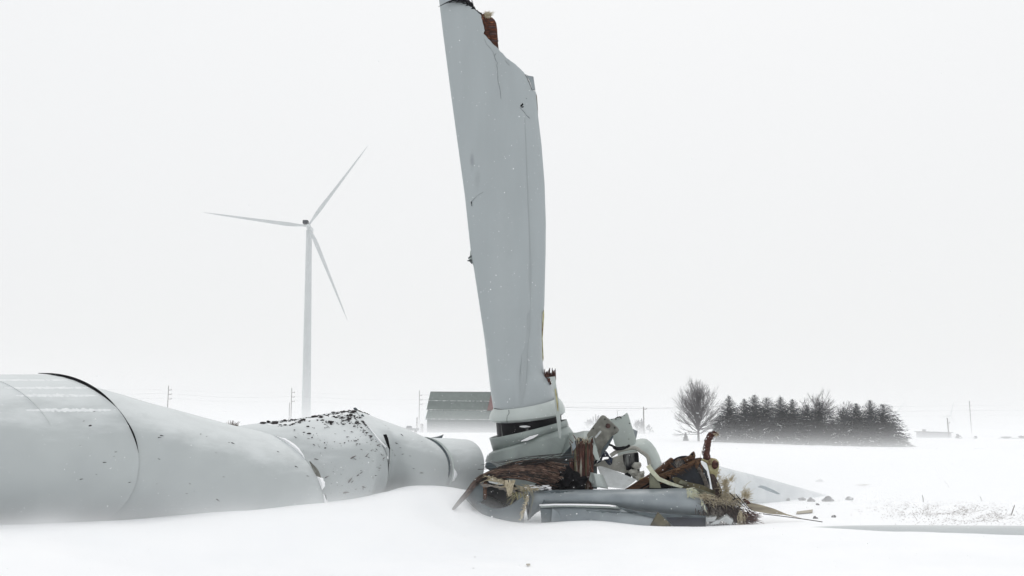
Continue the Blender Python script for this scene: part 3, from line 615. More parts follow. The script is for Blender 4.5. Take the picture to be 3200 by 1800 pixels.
mb = MB(); mbd = MB(); mbl = MB()
for i in range(640):
    t = rnd.random(); c = catmull(fan_curve(t, 1.0), 22); k0 = rnd.randint(0, 6); k1 = rnd.choice((22, 22, 21, 20, 18, 16, 15, 14, 13)); c = c[k0:k1 + 1]; r0 = rnd.uniform(0.004, 0.010)
    d = rnd.random(); lift = rnd.uniform(0, 0.05)
    (mbd if d < 0.36 else mbl if d > 0.72 else mb).tube([p + Vector((0, rnd.uniform(-0.03, 0.02) - lift, rnd.uniform(-0.008, 0.012))) for p in c], [r0 * (1 - 0.5 * k / len(c)) for k in range(len(c))], 4, False)
o = mbl.build('pale_strands', M['straw'] if False else M['tan_strand'], fan, recalc=False); o['kind'] = 'stuff'  # highlights on the bundle put in as paler strand colour
for i in range(26):
    a = P(rnd.uniform(1490, 1640), rnd.uniform(1462, 1476), 26.0); a = P(rnd.uniform(1500, 1660), rnd.uniform(1452, 1470), 26.0)
    b = P(rnd.uniform(1730, 1812), rnd.uniform(1414, 1446), 26.35); mbd.tube([a, a.lerp(b, 0.5) + Vector((0, -0.05, 0.08)), b], [0.004, 0.007, 0.006], 4, False)
mbd.tube(pxs([(1493, 1467), (1600, 1460), (1700, 1444)], 25.95), 0.008, 4); mbd.tube(pxs([(1640, 1447), (1690, 1430), (1696, 1413)], 26.2)[:2], 0.007, 4)
o = mb.build('wood_strands', M['brown_strand'], fan, recalc=False); o['kind'] = 'stuff'
o = mbd.build('dark_strands', M['dark_strand'], fan, recalc=False); o['kind'] = 'stuff'
mb = MB()
for i in range(150):
    t = rnd.random(); a = P(lerp(1525, 1690, t), interp([(0, 1496), (0.3, 1506), (0.45, 1525), (0.6, 1530), (1, 1528)], t) + rnd.uniform(-6, 4), 26.0 + rnd.uniform(-0.1, 0.1))
    d = Vector((rnd.uniform(-0.35, 0.1), rnd.uniform(-0.1, 0.05), rnd.uniform(-0.1, 0.12))); mb.tube([a, a + d * 0.5 + Vector((0, 0, 0.02)), a + d], [0.014, 0.009, 0.003], 4, False)
for i in range(50):
    a = P(rnd.gauss(1592, 8), rnd.uniform(1500, 1530), 25.9); b = P(1590 + rnd.gauss(0, 4), rnd.uniform(1535, 1552), 25.8); mb.tube([a, a.lerp(b, 0.5) + Vector((0, -0.03, 0)), b], [0.02, 0.013, 0.003], 4, False)
for i in range(34):
    a = P(rnd.uniform(1585, 1655), rnd.uniform(1452, 1462), 26.5); mb.tube([a, a + Vector((rnd.uniform(-0.08, 0.1), 0, rnd.uniform(0.03, 0.17)))], [0.008, 0.003], 3, False)
mb.slab(pxs([(1518, 1499), (1560, 1497), (1600, 1512), (1604, 1530), (1592, 1545), (1580, 1532), (1574, 1516), (1550, 1508)], 25.95), (0, 0.04, 0))
o = mb.build('glass_fringe', M['cream_fibre'], fan, recalc=False); o['kind'] = 'stuff'
mb = MB()
for i in range(34):
    a = P(rnd.uniform(1600, 1660), 1532 + rnd.uniform(-3, 3), 25.95); b = a + Vector((rnd.uniform(-0.22, 0.02), -0.05, -rnd.uniform(0.2, 0.62))); mb.tube([a, a.lerp(b, 0.4) + Vector((0.08, -0.04, 0)), b], [0.005, 0.005, 0.003], 4, False)
o = mb.build('hanging_threads', M['resin'], fan, recalc=False); o['kind'] = 'stuff'
mb = MB()
for i in range(60): mb.lump(P(rnd.uniform(1640, 1720), rnd.uniform(1516, 1531), 26.0 + rnd.uniform(-0.1, 0.2)), (0.06, 0.05, 0.012), rnd.random() * 40, 1, 0.6)
mb.lump(P(1622, 1449, 26.1), (0.13, 0.03, 0.012), 2, 1, 0.3); o = mb.build('lodged_snow', M['snow_cap'], fan, recalc=False); o['kind'] = 'stuff'
# dark charred mass under the post
mb = MB()
for q in ((1745, 1512, 0.34, 0.22), (1770, 1500, 0.30, 0.26), (1795, 1512, 0.30, 0.2), (1720, 1522, 0.25, 0.14), (1700, 1524, 0.3, 0.10), (1740, 1490, 0.2, 0.16), (1762, 1478, 0.22, 0.2), (1725, 1505, 0.2, 0.16)): mb.lump(P(q[0], q[1], 26.75), (q[2], 0.25, q[3]), q[0], 3, 0.8)
tag(mb.build('dark_core_mass', M['black'], None, smooth=True), 'black crumpled core mass between the strand bundle and the splintered post', 'debris')
# hollow shell at the left with a dark opening
hs = thing('hollow_shell', 'hollow grey blade root fragment with a dark opening under the strands', 'shell', P(1560, 1630, 26.3))
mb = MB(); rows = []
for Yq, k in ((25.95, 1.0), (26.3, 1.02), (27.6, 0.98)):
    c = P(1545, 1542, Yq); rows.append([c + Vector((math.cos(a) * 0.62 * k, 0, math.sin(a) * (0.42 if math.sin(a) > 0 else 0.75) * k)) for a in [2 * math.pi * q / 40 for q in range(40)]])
mb.grid(rows, True); mb.cap(rows[-1]); mb.build('inner_wall', M['navy'], hs, smooth=True)  # near-black colour deepens the shade inside the opening
def sheet(sts, n=14, m=24):
    """curved skin: stations of (top px, top py, bottom px, bottom py, Y, bulge towards the camera)"""
    rows = []
    for s in sts:
        a, b = P(s[0], s[1], s[4]), P(s[2], s[3], s[4]); r = []
        for k in range(n + 1):
            t = k / n; r.append(a.lerp(b, (1 - math.cos(math.pi * t)) / 2) + Vector((0, -s[5] * math.sin(math.pi * t), 0)))
        rows.append(r)
    cols = [catmull([r[j] for r in rows], m) for j in range(n + 1)]
    mb = MB(); mb.grid([[cols[j][i] for j in range(n + 1)] for i in range(m + 1)]); return mb
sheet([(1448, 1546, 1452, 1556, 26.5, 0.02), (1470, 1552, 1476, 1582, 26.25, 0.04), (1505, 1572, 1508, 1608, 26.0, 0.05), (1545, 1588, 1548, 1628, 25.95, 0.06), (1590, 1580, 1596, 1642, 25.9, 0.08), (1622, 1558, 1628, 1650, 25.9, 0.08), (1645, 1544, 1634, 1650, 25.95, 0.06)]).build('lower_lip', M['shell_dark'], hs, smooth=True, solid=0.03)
plate('side_wall', None, None, [(1468, 1520), (1500, 1503), (1512, 1510), (1510, 1565), (1485, 1580), (1462, 1560)], 26.05, 0.05, 'slate_shell', parent=hs)
plate('inner_rib', None, None, [(1510, 1504), (1522, 1504), (1520, 1560), (1510, 1562)], 26.0, 0.4, 'plank_brown', parent=hs)
mb = MB()
for i in range(70):
    a = P(interp([(0, 1652), (0.5, 1640), (1, 1628)], i / 70) + rnd.uniform(-3, 3), lerp(1550, 1625, i / 70), 25.62); mb.tube([a, a + Vector((rnd.uniform(-0.09, 0.03), -0.02, rnd.uniform(-0.05, 0.05)))], [0.014, 0.004], 4)
o = mb.build('torn_edge', M['cream_fibre'], hs, recalc=False); o['kind'] = 'stuff'
plate('white_spacer', None, None, [(1526, 1503), (1562, 1508), (1574, 1516), (1560, 1516), (1528, 1508)], 25.9, 0.05, 'white_panel', parent=hs)
# long torn blade shell lying in front
tb = thing('blade_wreckage', 'long grey torn blade shell lying lengthwise in front of the wreckage', 'turbine blade', P(1930, 1640, 26.0))
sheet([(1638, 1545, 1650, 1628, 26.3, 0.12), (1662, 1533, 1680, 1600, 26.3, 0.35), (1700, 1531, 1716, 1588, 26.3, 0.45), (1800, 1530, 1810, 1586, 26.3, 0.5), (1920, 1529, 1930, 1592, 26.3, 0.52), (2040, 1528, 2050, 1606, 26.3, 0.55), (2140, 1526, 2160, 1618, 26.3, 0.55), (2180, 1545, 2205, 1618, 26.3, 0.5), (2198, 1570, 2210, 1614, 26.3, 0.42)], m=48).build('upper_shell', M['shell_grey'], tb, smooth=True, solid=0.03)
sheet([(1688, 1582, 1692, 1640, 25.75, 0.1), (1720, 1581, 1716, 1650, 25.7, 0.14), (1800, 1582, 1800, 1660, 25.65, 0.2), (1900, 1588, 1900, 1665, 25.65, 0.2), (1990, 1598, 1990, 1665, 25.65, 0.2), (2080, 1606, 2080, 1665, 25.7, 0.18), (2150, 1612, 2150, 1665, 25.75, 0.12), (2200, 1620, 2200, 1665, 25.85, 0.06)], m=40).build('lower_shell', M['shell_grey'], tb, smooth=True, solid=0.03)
plate('shadow_band', None, None, [(1930, 1584), (1990, 1598), (2060, 1606), (2206, 1612), (2206, 1640), (2120, 1634), (2040, 1618), (1960, 1600)], 25.46, 0.06, 'slate_shell', parent=tb)  # dark plate standing in for the shadow band under the upper shell
plate('shadow_band', None, None, [(2080, 1616), (2206, 1618), (2206, 1650), (2110, 1650)], 25.44, 0.03, 'navy', parent=tb)  # darkest part of the same shadow, again as a coloured plate
plate('top_edge', None, None, [(1686, 1578), (1760, 1577), (1860, 1578), (1930, 1582), (1940, 1590), (1860, 1587), (1760, 1584), (1690, 1587)], 25.52, 0.2, 'hub_paint', parent=tb)
mb = MB(); mb.grid([[P(x, y + dy, 25.5 + q) for x, y in ((1686, 1578), (1730, 1576), (1790, 1576), (1850, 1577), (1905, 1579), (1925, 1582))] for dy, q in ((3, 0.0), (-1.5, 0.06), (-2, 0.2))]); o = mb.build('lodged_snow', M['snow_cap'], tb, smooth=True); o['kind'] = 'stuff'
plate('end_block', None, None, [(1688, 1588), (1727, 1590), (1722, 1630), (1694, 1632)], 25.54, 0.3, 'slate_shell', parent=tb)
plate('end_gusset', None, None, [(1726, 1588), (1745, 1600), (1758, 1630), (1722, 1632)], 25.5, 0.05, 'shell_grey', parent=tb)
plate('broken_gusset', None, None, [(2056, 1600), (2090, 1632), (2098, 1645), (2030, 1645)], 25.45, 0.04, 'olive_plank', parent=tb)
mb = MB()
for i in range(46):
    a = P(rnd.uniform(2145, 2170), rnd.uniform(1527, 1552), 25.8); mb.tube([a, a + Vector((rnd.uniform(-0.05, 0.22), -0.05, rnd.uniform(-0.12, 0.04)))], [0.022, 0.004], 4)
o = mb.build('torn_edge', M['pale_glass'], tb, recalc=False); o['kind'] = 'stuff'
def ragged(name, parent, a, b, w0, n, Y, m, amp=6, seed=0):
    r = random.Random(seed); up_, lo_ = [], []
    for k in range(n + 1):
        t = k / n; x, y = lerp(a[0], b[0], t), lerp(a[1], b[1], t); ww = w0 * math.sin(math.pi * min(1, t + 0.12)) ** 0.5
        up_.append((x + r.uniform(-3, 3), y - ww / 2 + r.uniform(-amp, amp) * 0.4)); lo_.append((x + r.uniform(-4, 4), y + ww / 2 + r.uniform(-amp, amp)))
    mb = MB(); mb.slab(pxs(up_ + lo_[::-1], Y), (0, 0.02, 0)); return mb.build(name, M[m], parent)
ragged('torn_skin', tb, (1652, 1548), (1650, 1622), 26, 12, 25.62, 'shell_pale', 8, 3)
ragged('torn_skin', tb, (2186, 1552), (2212, 1612), 12, 10, 25.72, 'pale_glass', 6, 4)
ragged('torn_skin', tb, (1700, 1536), (1792, 1536), 7, 14, 25.72, 'slate_shell', 3, 5)
ragged('torn_skin', hs, (1500, 1512), (1640, 1540), 9, 18, 25.9, 'grey_fibre', 6, 6)
ragged('torn_skin', tb, (1830, 1596), (1990, 1604), 5, 18, 25.40, 'slate_shell', 3, 7)
# bracket plate
br = thing('steel_bracket', 'dirty grey steel bracket plate with a rusty bolt, tilted on edge', 'bracket', P(1880, 1430, 27.3))
mb = MB(); mb.slab(pxs([(1877, 1300), (1882, 1297), (1888, 1299), (1929, 1338), (1931, 1345), (1927, 1352), (1912, 1362), (1896, 1384), (1871, 1420), (1862, 1412), (1836, 1368), (1834, 1357)], 27.1), (0.05, 0.16, 0.0)); mb.build('plate', M['dirty_steel'], br, bevel=0.012)
mb = MB(); mb.slab(pxs([(1912, 1362), (1918, 1362), (1902, 1392), (1866, 1440), (1860, 1432), (1871, 1420), (1896, 1384)], 27.12), (0.0, 0.2, -0.06)); mb.build('flange', M['slate_shell'], br, bevel=0.01)
mb = MB(); a = P(1900, 1331, 27.1); mb.tube([a + Vector((0, 0.05, 0)), a + Vector((0, -0.03, 0))], 0.066, 14); mb.tube([a + Vector((0, -0.02, 0)), a + Vector((0, -0.10, 0))], 0.045, 6); mb.build('bolt', M['rust'], br)
mb = MB(); mb.slab(pxs([(1876, 1345), (1880, 1349), (1862, 1370), (1858, 1366)], 27.095), (0, 0.01, 0)); mb.build('pale_sticker', M['white_panel'], br)
for q in ((1890, 1310), (1921, 1337), (1854, 1339)):
    mb = MB(); a = P(*q, 27.1); mb.tube([a + Vector((0, 0.02, 0)), a + Vector((0, -0.006, 0))], 0.02, 10); mb.build('bolt_hole', M['black'], br)
for pts, nm in (([(1836, 1372), (1852, 1362), (1868, 1405), (1858, 1418), (1846, 1410)], 'hub_paint'), ([(1850, 1400), (1880, 1410), (1872, 1436), (1856, 1440)], 'dirty_steel')):
    plate('shell_fragment', 'greenish grey shell scrap wedged below the steel bracket' if nm == 'hub_paint' else 'dirty steel scrap wedged under the steel bracket foot', 'debris', pts, 27.0, 0.06, nm)
# access panel with handle
ap = thing('access_panel', 'pale grey access panel with a black handle standing on edge', 'panel', P(1950, 1400, 27.9))
mb = MB(); mb.slab(pxs([(1899, 1310), (1913, 1309), (1950, 1298), (1955, 1292), (1960, 1289), (1964, 1297), (1988, 1374), (1987, 1385), (1980, 1391), (1938, 1402), (1928, 1399), (1921, 1388), (1914, 1362)], 27.8), (0.0, 0.05, 0)); mb.build('sheet', M['panel_paint'], ap, bevel=0.012)
mb = MB(); mb.tube(pxs([(1925, 1312), (1924, 1307), (1928, 1304), (1938, 1302), (1940, 1304), (1941, 1308)], 27.75), 0.014, 6); mb.build('handle', M['black'], ap)
for q in ((1912, 1310), (1950, 1298), (1967, 1323), (1965, 1372)):
    mb = MB(); a = P(*q, 27.8); mb.tube([a + Vector((0, 0.01, 0)), a + Vector((0, -0.008, 0))], 0.016, 10); mb.build('bolt_hole', M['black'] if q[1] < 1330 else M['dirty_steel'], ap)
plate('shell_fragment', 'small snowy grey shell scrap right of the access panel', 'debris', [(1978, 1340), (1993, 1347), (1988, 1372), (1984, 1360)], 28.3, 0.08, 'shell_grey')
# curved nose cone piece
mb = MB(); top = [(1930, 1412), (1955, 1392), (1985, 1378), (2003, 1373), (2018, 1374), (2032, 1384), (2046, 1402), (2057, 1424), (2066, 1450)]; bot = [(1935, 1440), (1960, 1425), (1985, 1412), (2000, 1410), (2012, 1416), (2022, 1428), (2030, 1446), (2038, 1466), (2044, 1482)]
rows = []
for k in range(7):
    t = k / 6; rows.append([P(lerp(a[0], b[0], t), lerp(a[1], b[1], t), 28.6 - 0.45 * math.sin(t * 1.6)) for a, b in zip(top, bot)])
mb.grid(rows); tag(mb.build('nose_cone_piece', M['panel_paint'], None, smooth=True, solid=0.03), 'curved pale nose cone piece arching up right of the access panel', 'shell')
# machinery housing below
mh = thing('machine_housing', 'tan machine housing with oily black streaks under the curved frame', 'machinery', P(1940, 1480, 27.5))
plate('side_plate', None, None, [(1856, 1456), (1880, 1440), (1918, 1430), (1955, 1418), (1994, 1412), (2000, 1475), (1972, 1486), (1920, 1470)], 27.4, 0.3, 'tan_casting', parent=mh)
mb = MB(); mb.tube(catmull(pxs([(1908, 1424), (1930, 1410), (1960, 1402), (1985, 1400), (2005, 1412), (2024, 1428), (2030, 1452)], 27.3), 24), 0.055, 8); mb.build('curved_frame', M['tan_casting'], mh, smooth=True)
mb = MB(); mb.slab(pxs([(1946, 1420), (1994, 1414), (1998, 1460), (1990, 1480), (1962, 1470), (1950, 1450)], 27.35), (0, 0.2, 0)); mb.build('oily_cover', M['oily_steel'], mh, bevel=0.03)
mb = MB(); mb.slab(pxs([(1983, 1416), (1995, 1415), (1999, 1465), (1993, 1475), (1985, 1450)], 27.3), (0, 0.2, 0)); mb.build('rubber_strip', M['black'], mh)
mb = MB(); mb.tube(pxs([(1962, 1420), (1966, 1445), (1964, 1470)], 27.28), [0.09, 0.11, 0.06], 10); mb.build('oily_pipe', M['oily_steel'], mh, smooth=True)
for q in ((1990, 1455, 0.12), (1978, 1478, 0.13), (1993, 1490, 0.12), (2004, 1482, 0.10), (1962, 1486, 0.09)):
    mb = MB(); mb.lump(P(q[0], q[1], 27.2), (q[2], q[2], q[2] * 0.9), q[0], 2, 0.5); mb.build('casting_lump', M['tan_casting'] if q[0] != 1962 else M['oily_steel'], mh)
mb = MB()
for k in range(7):
    a = P(1866 + k * 2, 1448 - k, 27.3 - 0.02 * k); b = P(1908 + rnd.uniform(-3, 6), 1428 + k * 2.5, 27.25); mb.tube(catmull([a, a.lerp(b, 0.4) + Vector((0, -0.05, 0.10 + 0.03 * k)), b, b + Vector((-0.06, 0, -0.08)), a.lerp(b, 0.55)], 18), 0.014, 6)
mb.build('cable_loops', M['blue_cable'], mh, smooth=True)
mb = MB(); mb.tube(catmull(pxs([(1895, 1388), (1912, 1392), (1928, 1402), (1955, 1398), (1968, 1391)], 27.2), 16), [0.03] * 6 + [0.05] * 6 + [0.035] * 5, 7); mb.tube(catmull(pxs([(1880, 1402), (1876, 1418), (1866, 1434), (1858, 1450)], 27.15), 12), 0.02, 6); mb.build('rubber_hose', M['black'], mh, smooth=True)
# white panels in the middle
plate('white_panel', 'flat smeared white panel lying on the middle of the pile', 'panel', [(1867, 1461, 27.2), (1872, 1456, 27.3), (1886, 1458, 27.3), (1925, 1472, 27.2), (1990, 1499, 26.9), (1952, 1528, 26.6), (1900, 1522, 26.6), (1880, 1490, 26.9)], 27, 0.04, 'white_panel')
mb = MB(); rows = []
for t in (0, 0.33, 0.66, 1): rows.append([P(lerp(1848, 1880, t) + q * lerp(4, 18, t), lerp(1476, 1484, t) + q * 44 - 12 * t * (1 - q) * q, 26.65 - 0.2 * math.sin(math.pi * t)) for q in [k / 8 for k in range(9)]])
mb.grid(rows); tag(mb.build('shell_fragment', M['collar_paint'], None, smooth=True, solid=0.03), 'small bright curved shell scrap right of the splintered post foot', 'debris')
# broken box spar with navy shell
bs_ = thing('broken_spar', 'broken dark brown timber box spar slanting up beside the navy shell', 'wood', P(2080, 1525, 27.0))
plate('plank', None, None, [(1955, 1530), (1975, 1518), (2040, 1478), (2100, 1430), (2106, 1436), (2060, 1488), (2010, 1520), (1985, 1535)], 26.7, 0.25, 'plank_brown', parent=bs_, bevel=0.012)
plate('plank', None, None, [(2055, 1486), (2075, 1478), (2108, 1466), (2140, 1452), (2168, 1436), (2178, 1436), (2172, 1446), (2130, 1472), (2085, 1486), (2060, 1496)], 26.55, 0.18, 'orange_plank', parent=bs_, bevel=0.01)
plate('plank', None, None, [(2050, 1470), (2076, 1450), (2094, 1440), (2100, 1460), (2070, 1480), (2052, 1484)], 26.8, 0.1, 'plank_brown', parent=bs_, bevel=0.01)
plate('plank', None, None, [(2150, 1448), (2168, 1434), (2192, 1430), (2198, 1436), (2180, 1448), (2160, 1456)], 26.7, 0.2, 'plank_brown', parent=bs_, bevel=0.01)
plate('plank', None, None, [(2176, 1438), (2188, 1432), (2184, 1455), (2179, 1466), (2172, 1460)], 26.5, 0.06, 'orange_plank', parent=bs_, bevel=0.008)
plate('dark_web', None, None, [(1985, 1533), (2040, 1500), (2100, 1470), (2150, 1462), (2180, 1450), (2190, 1520), (2140, 1530), (2040, 1533)], 26.95, 0.1, 'black', parent=bs_)
mb = MB(); mb.tube(pxs([(2160, 1434), (2166, 1420), (2168, 1411)], 26.6), [0.10, 0.07, 0.02], 7); mb.tube(pxs([(2140, 1442), (2150, 1434), (2165, 1430)], 26.65), [0.06, 0.08, 0.08], 7); mb.build('splintered_knot', M['plank_brown'], bs_, bevel=0)
mb = MB(); a = P(2163, 1420, 26.52); mb.tube([a, a + Vector((0, -0.02, 0))], 0.035, 10); mb.build('bolt_hole', M['black'], bs_)
mb = MB()
for i in range(120):
    t = rnd.random(); a = P(lerp(2060, 2175, t), lerp(1490, 1440, t) + rnd.uniform(-2, 8), 26.45 + rnd.uniform(-0.05, 0.2)); mb.tube([a, a + Vector((rnd.uniform(-0.12, 0.16), -0.03, rnd.uniform(-0.13, 0.05)))], [0.014, 0.003], 4, False)
for i in range(40):
    t = rnd.random(); a = P(lerp(2070, 2165, t), lerp(1455, 1428, t), 26.7); mb.tube([a, a + Vector((rnd.uniform(-0.05, 0.05), 0, rnd.uniform(0.02, 0.1)))], [0.012, 0.003], 4, False)
o = mb.build('splinter_fringe', M['orange_plank'], bs_, recalc=False); o['kind'] = 'stuff'
mb = MB(); rows = []
for k in range(9):
    t = k / 8; rr_ = math.cos(t * math.pi / 2 * 0.9)
    rows.append([P(2140, 1525, 27.2) + Vector((math.cos(a) * 0.66 * (0.75 + 0.25 * rr_), -0.1 + 0.55 * (1 - rr_), math.sin(a) * 0.86 * rr_ + 0.0)) for a in [math.pi * q / 20 for q in range(21)]])
mb.grid(rows); mb.lump(P(2155, 1500, 27.05), (0.5, 0.12, 0.5), 4, 3, 0.15); mb.slab(pxs([(2100, 1530), (2090, 1480), (2110, 1450), (2140, 1430), (2170, 1440), (2200, 1470), (2214, 1500), (2214, 1528)], 26.85), (0, 0.05, 0))
ns_ = thing('navy_shell', 'rounded navy black shell hollow with a frosted rim behind the broken timber spar', 'shell', P(2140, 1525, 27.2)); mb.build('hollow', M['navy'], ns_, smooth=True)
mb = MB()
for i in range(12):
    t = i / 11; a = P(2110 + 24 * t, 1452 - 10 * math.sin(t * 3), 26.6); mb.tube([P(2118 + rnd.uniform(-5, 5), 1460, 26.55), P(2104 + 34 * t, 1446 - 14 * math.sin(t * 3.1), 26.5)], 0.006, 4, False)
tag(mb.build('bare_wires', M['grey_fibre'], None, recalc=False), 'fan of thin bare wires on top of the broken timber spar', 'wires', kind=None)
mb = MB(); rows = []
for i in range(13):
    t = i / 12; x = interp([(0, 2186), (0.4, 2202), (0.75, 2211), (1, 2215)], t); y = lerp(1460, 1524, t); rows.append([P(x - 12, y, 26.8), P(x, y, 26.75), P(x + 2, y, 26.9)])
mb.grid(rows); mb.build('rim', M['grey_fibre'], ns_, smooth=True, solid=0.02)
mb = MB()
for q in ((1958, 1531, 2022, 1488, 26.6), (2010, 1528, 2062, 1500, 26.55), (2085, 1438, 2128, 1478, 26.6), (2062, 1470, 2100, 1432, 26.62), (2105, 1470, 2166, 1452, 26.45), (2186, 1440, 2196, 1478, 26.45), (2030, 1516, 2096, 1498, 26.5), (2120, 1438, 2170, 1424, 26.6)):
    mb = MB(); a, b = P(q[0], q[1], q[4]), P(q[2], q[3], q[4] - 0.1); mb.tube([a, a.lerp(b, 0.5) + Vector((rnd.uniform(-0.03, 0.03), 0, rnd.uniform(-0.03, 0.03))), b], [0.022, 0.018, 0.006], 4); mb.build('stick', M['plank_brown'], bs_)
for pts, Y, m, lab in (([(1852, 1384), (1862, 1394), (1876, 1440), (1862, 1436), (1850, 1410)], 26.75, 'panel_paint', 'pale shard leaning on the right edge of the splintered post'),
                       ([(1846, 1478), (1864, 1494), (1850, 1512), (1840, 1500)], 26.6, 'hub_paint', 'small grey green shard at the foot of the splintered post'),
                       ([(1786, 1390), (1796, 1376), (1800, 1398), (1790, 1410)], 26.6, 'shell_grey', 'small grey shard on the upper left edge of the splintered post'),
                       ([(1996, 1497), (2016, 1490), (2022, 1500), (2008, 1508)], 26.9, 'resin', 'yellowish shard above the lower end of the timber spar'),
                       ([(1470, 1508), (1496, 1502), (1505, 1512), (1478, 1524), (1462, 1530)], 26.2, 'hub_paint', 'grey shard under the drooping tip of the strand bundle'),
                       ([(1518, 1446), (1530, 1444), (1550, 1456), (1560, 1470), (1535, 1474), (1515, 1460)], 27.6, 'slate_shell', 'dark slate shard between the tower end and the hub'),
                       ([(2128, 1500), (2150, 1508), (2144, 1516), (2120, 1510)], 26.4, 'green_glass', 'green translucent shard in front of the navy shell'),
                       ([(1690, 1580), (1700, 1560), (1712, 1578)], 25.7, 'slate_shell', 'small slate shard at the left end of the long grey shell')):
    plate('shell_shard', lab, 'debris', pts, Y, 0.03, m, bevel=0.004)
# fibreglass strips
fs = thing('glass_strip', 'bent pale green fibreglass strip hanging over the timber spar', 'strip', P(2060, 1500, 26.3))
mb = MB(); mb.slab(pxs([(2019, 1458), (2030, 1451), (2046, 1474), (2062, 1492), (2095, 1506), (2136, 1521), (2128, 1526), (2090, 1516), (2055, 1502), (2034, 1480)], 26.3), (0.02, 0.1, 0)); mb.build('strip', M['pale_glass'], fs, bevel=0.008)
mb = MB(); mb.slab(pxs([(2030, 1478), (2040, 1474), (2058, 1500), (2066, 1525), (2030, 1525)], 26.36), (0.0, 0.03, 0)); mb.build('torn_web', M['green_glass'], fs)
plate('olive_plank', 'olive brown plank sloping down right of the navy shell', 'plank', [(2100, 1496), (2112, 1490), (2150, 1506), (2195, 1516), (2236, 1534), (2234, 1552), (2190, 1544), (2150, 1530), (2118, 1522)], 26.5, 0.06, 'olive_plank')
plate('olive_plank', 'short olive plank end under the fibreglass post foot', 'plank', [(2160, 1528), (2180, 1526), (2236, 1545), (2232, 1560), (2190, 1552)], 26.35, 0.05, 'green_glass')
# bent fibreglass post and the twisted root-like cable
bp_ = thing('bent_post', 'bent yellowish fibreglass post with a dark brown lower half', 'post', P(2250, 1575, 26.6))
mb = MB(); mb.slab(pxs([(2190, 1436), (2205, 1433), (2226, 1431), (2240, 1434), (2247, 1444), (2248, 1458), (2244, 1480), (2238, 1500), (2224, 1500), (2218, 1470), (2211, 1448), (2200, 1442)], 26.6), (0, 0.16, 0)); mb.build('upper_post', M['resin'], bp_, bevel=0.02, smooth=True)
mb = MB(); mb.slab(pxs([(2221, 1480), (2232, 1482), (2245, 1505), (2256, 1530), (2265, 1572), (2240, 1572), (2233, 1545), (2226, 1510)], 26.55), (0, 0.18, 0)); mb.build('lower_post', M['shag_brown'], bp_, bevel=0.02)
mb = MB(); mb.lump(P(2234, 1452, 26.55), (0.10, 0.06, 0.12), 5, 2, 0.4); mb.build('rust_patch', M['root_wood'], bp_, smooth=True)
mb = MB()
def tuft(mb, c, n, sx, sz, ln, dirv, r0=0.008, spread=0.5):
    for _ in range(n):
        a = P(c[0] + rnd.gauss(0, sx), c[1] + rnd.gauss(0, sz), c[2] + rnd.uniform(-0.12, 0.12)); d = (Vector(dirv) + Vector((rnd.gauss(0, spread), rnd.gauss(0, spread * 0.5), rnd.gauss(0, spread)))) * ln * rnd.uniform(0.4, 1.1)
        mb.tube([a, a + d * 0.5 + Vector((rnd.gauss(0, 0.02), 0, rnd.gauss(0, 0.02))), a + d], [r0, r0 * 0.8, r0 * 0.3], 3, False)
tuft(mb, (2264, 1540, 26.4), 300, 7, 15, 0.11, (0.3, -0.2, 0.3), 0.006, 0.8); tuft(mb, (2264, 1512, 26.45), 110, 5, 7, 0.12, (0.3, -0.1, 0.7), 0.007, 0.5); tuft(mb, (2278, 1562, 26.4), 220, 12, 7, 0.12, (0.4, -0.2, 0.2), 0.007, 0.8); tuft(mb, (2283, 1500, 26.4), 40, 3, 4, 0.12, (0.6, 0, 0.6), 0.006, 0.4); tuft(mb, (2245, 1490, 26.5), 40, 3, 14, 0.12, (0.3, -0.3, 0.2))
o = mb.build('fibre_tuft', M['cream_fibre'], bp_, recalc=False); o['kind'] = 'stuff'
mb = MB(); pts = catmull(pxs([(2208, 1434), (2207, 1410), (2210, 1390), (2215, 1370), (2224, 1358), (2234, 1354), (2241, 1358)], 26.65), 30)
pts = [p + Vector((0.012 * math.sin(i * 1.3), 0.015 * math.cos(i * 1.7), 0)) for i, p in enumerate(pts)]
tr = thing('twisted_cable', 'twisted rusty brown cable end hooked upwards above the fibreglass post', 'cable', pts[0])
mb.tube(pts, [0.095 * interp([(0, 0.95), (8, 1.0), (20, 0.85), (26, 0.55), (30, 0.25)], i) * (1 + 0.22 * math.sin(i * 2.1) * rnd.random()) for i in range(31)], 9); mb.build('core', M['root_wood'], tr, smooth=True)
mb = MB()
for k in range(5):
    mb.tube([p + Vector((math.cos(i * 0.5 + k * 1.26) * 0.075, math.sin(i * 0.5 + k * 1.26) * 0.075, 0)) * interp([(0, 1), (18, 0.9), (30, 0.2)], i) for i, p in enumerate(pts)], 0.028, 5)
mb.build('wound_strand', M['root_wood'], tr, smooth=True)
mb = MB()
for i in range(4, 22): mb.lump(pts[i] + Vector((-0.075 + 0.002 * i, -0.03, 0)), (0.025, 0.03, 0.045), i, 1, 0.5)
o = mb.build('lodged_snow', M['snow_cap'], tr, smooth=True); o['kind'] = 'stuff'
mb = MB(); tuft(mb, (2234, 1356, 26.6), 30, 4, 2, 0.08, (0.6, 0, -0.2), 0.006, 0.4); mb.tube(pxs([(2188, 1432), (2192, 1412), (2196, 1399)], 26.5), 0.006, 4); o = mb.build('frayed_tip', M['cream_fibre'], tr, recalc=False); o['kind'] = 'stuff'
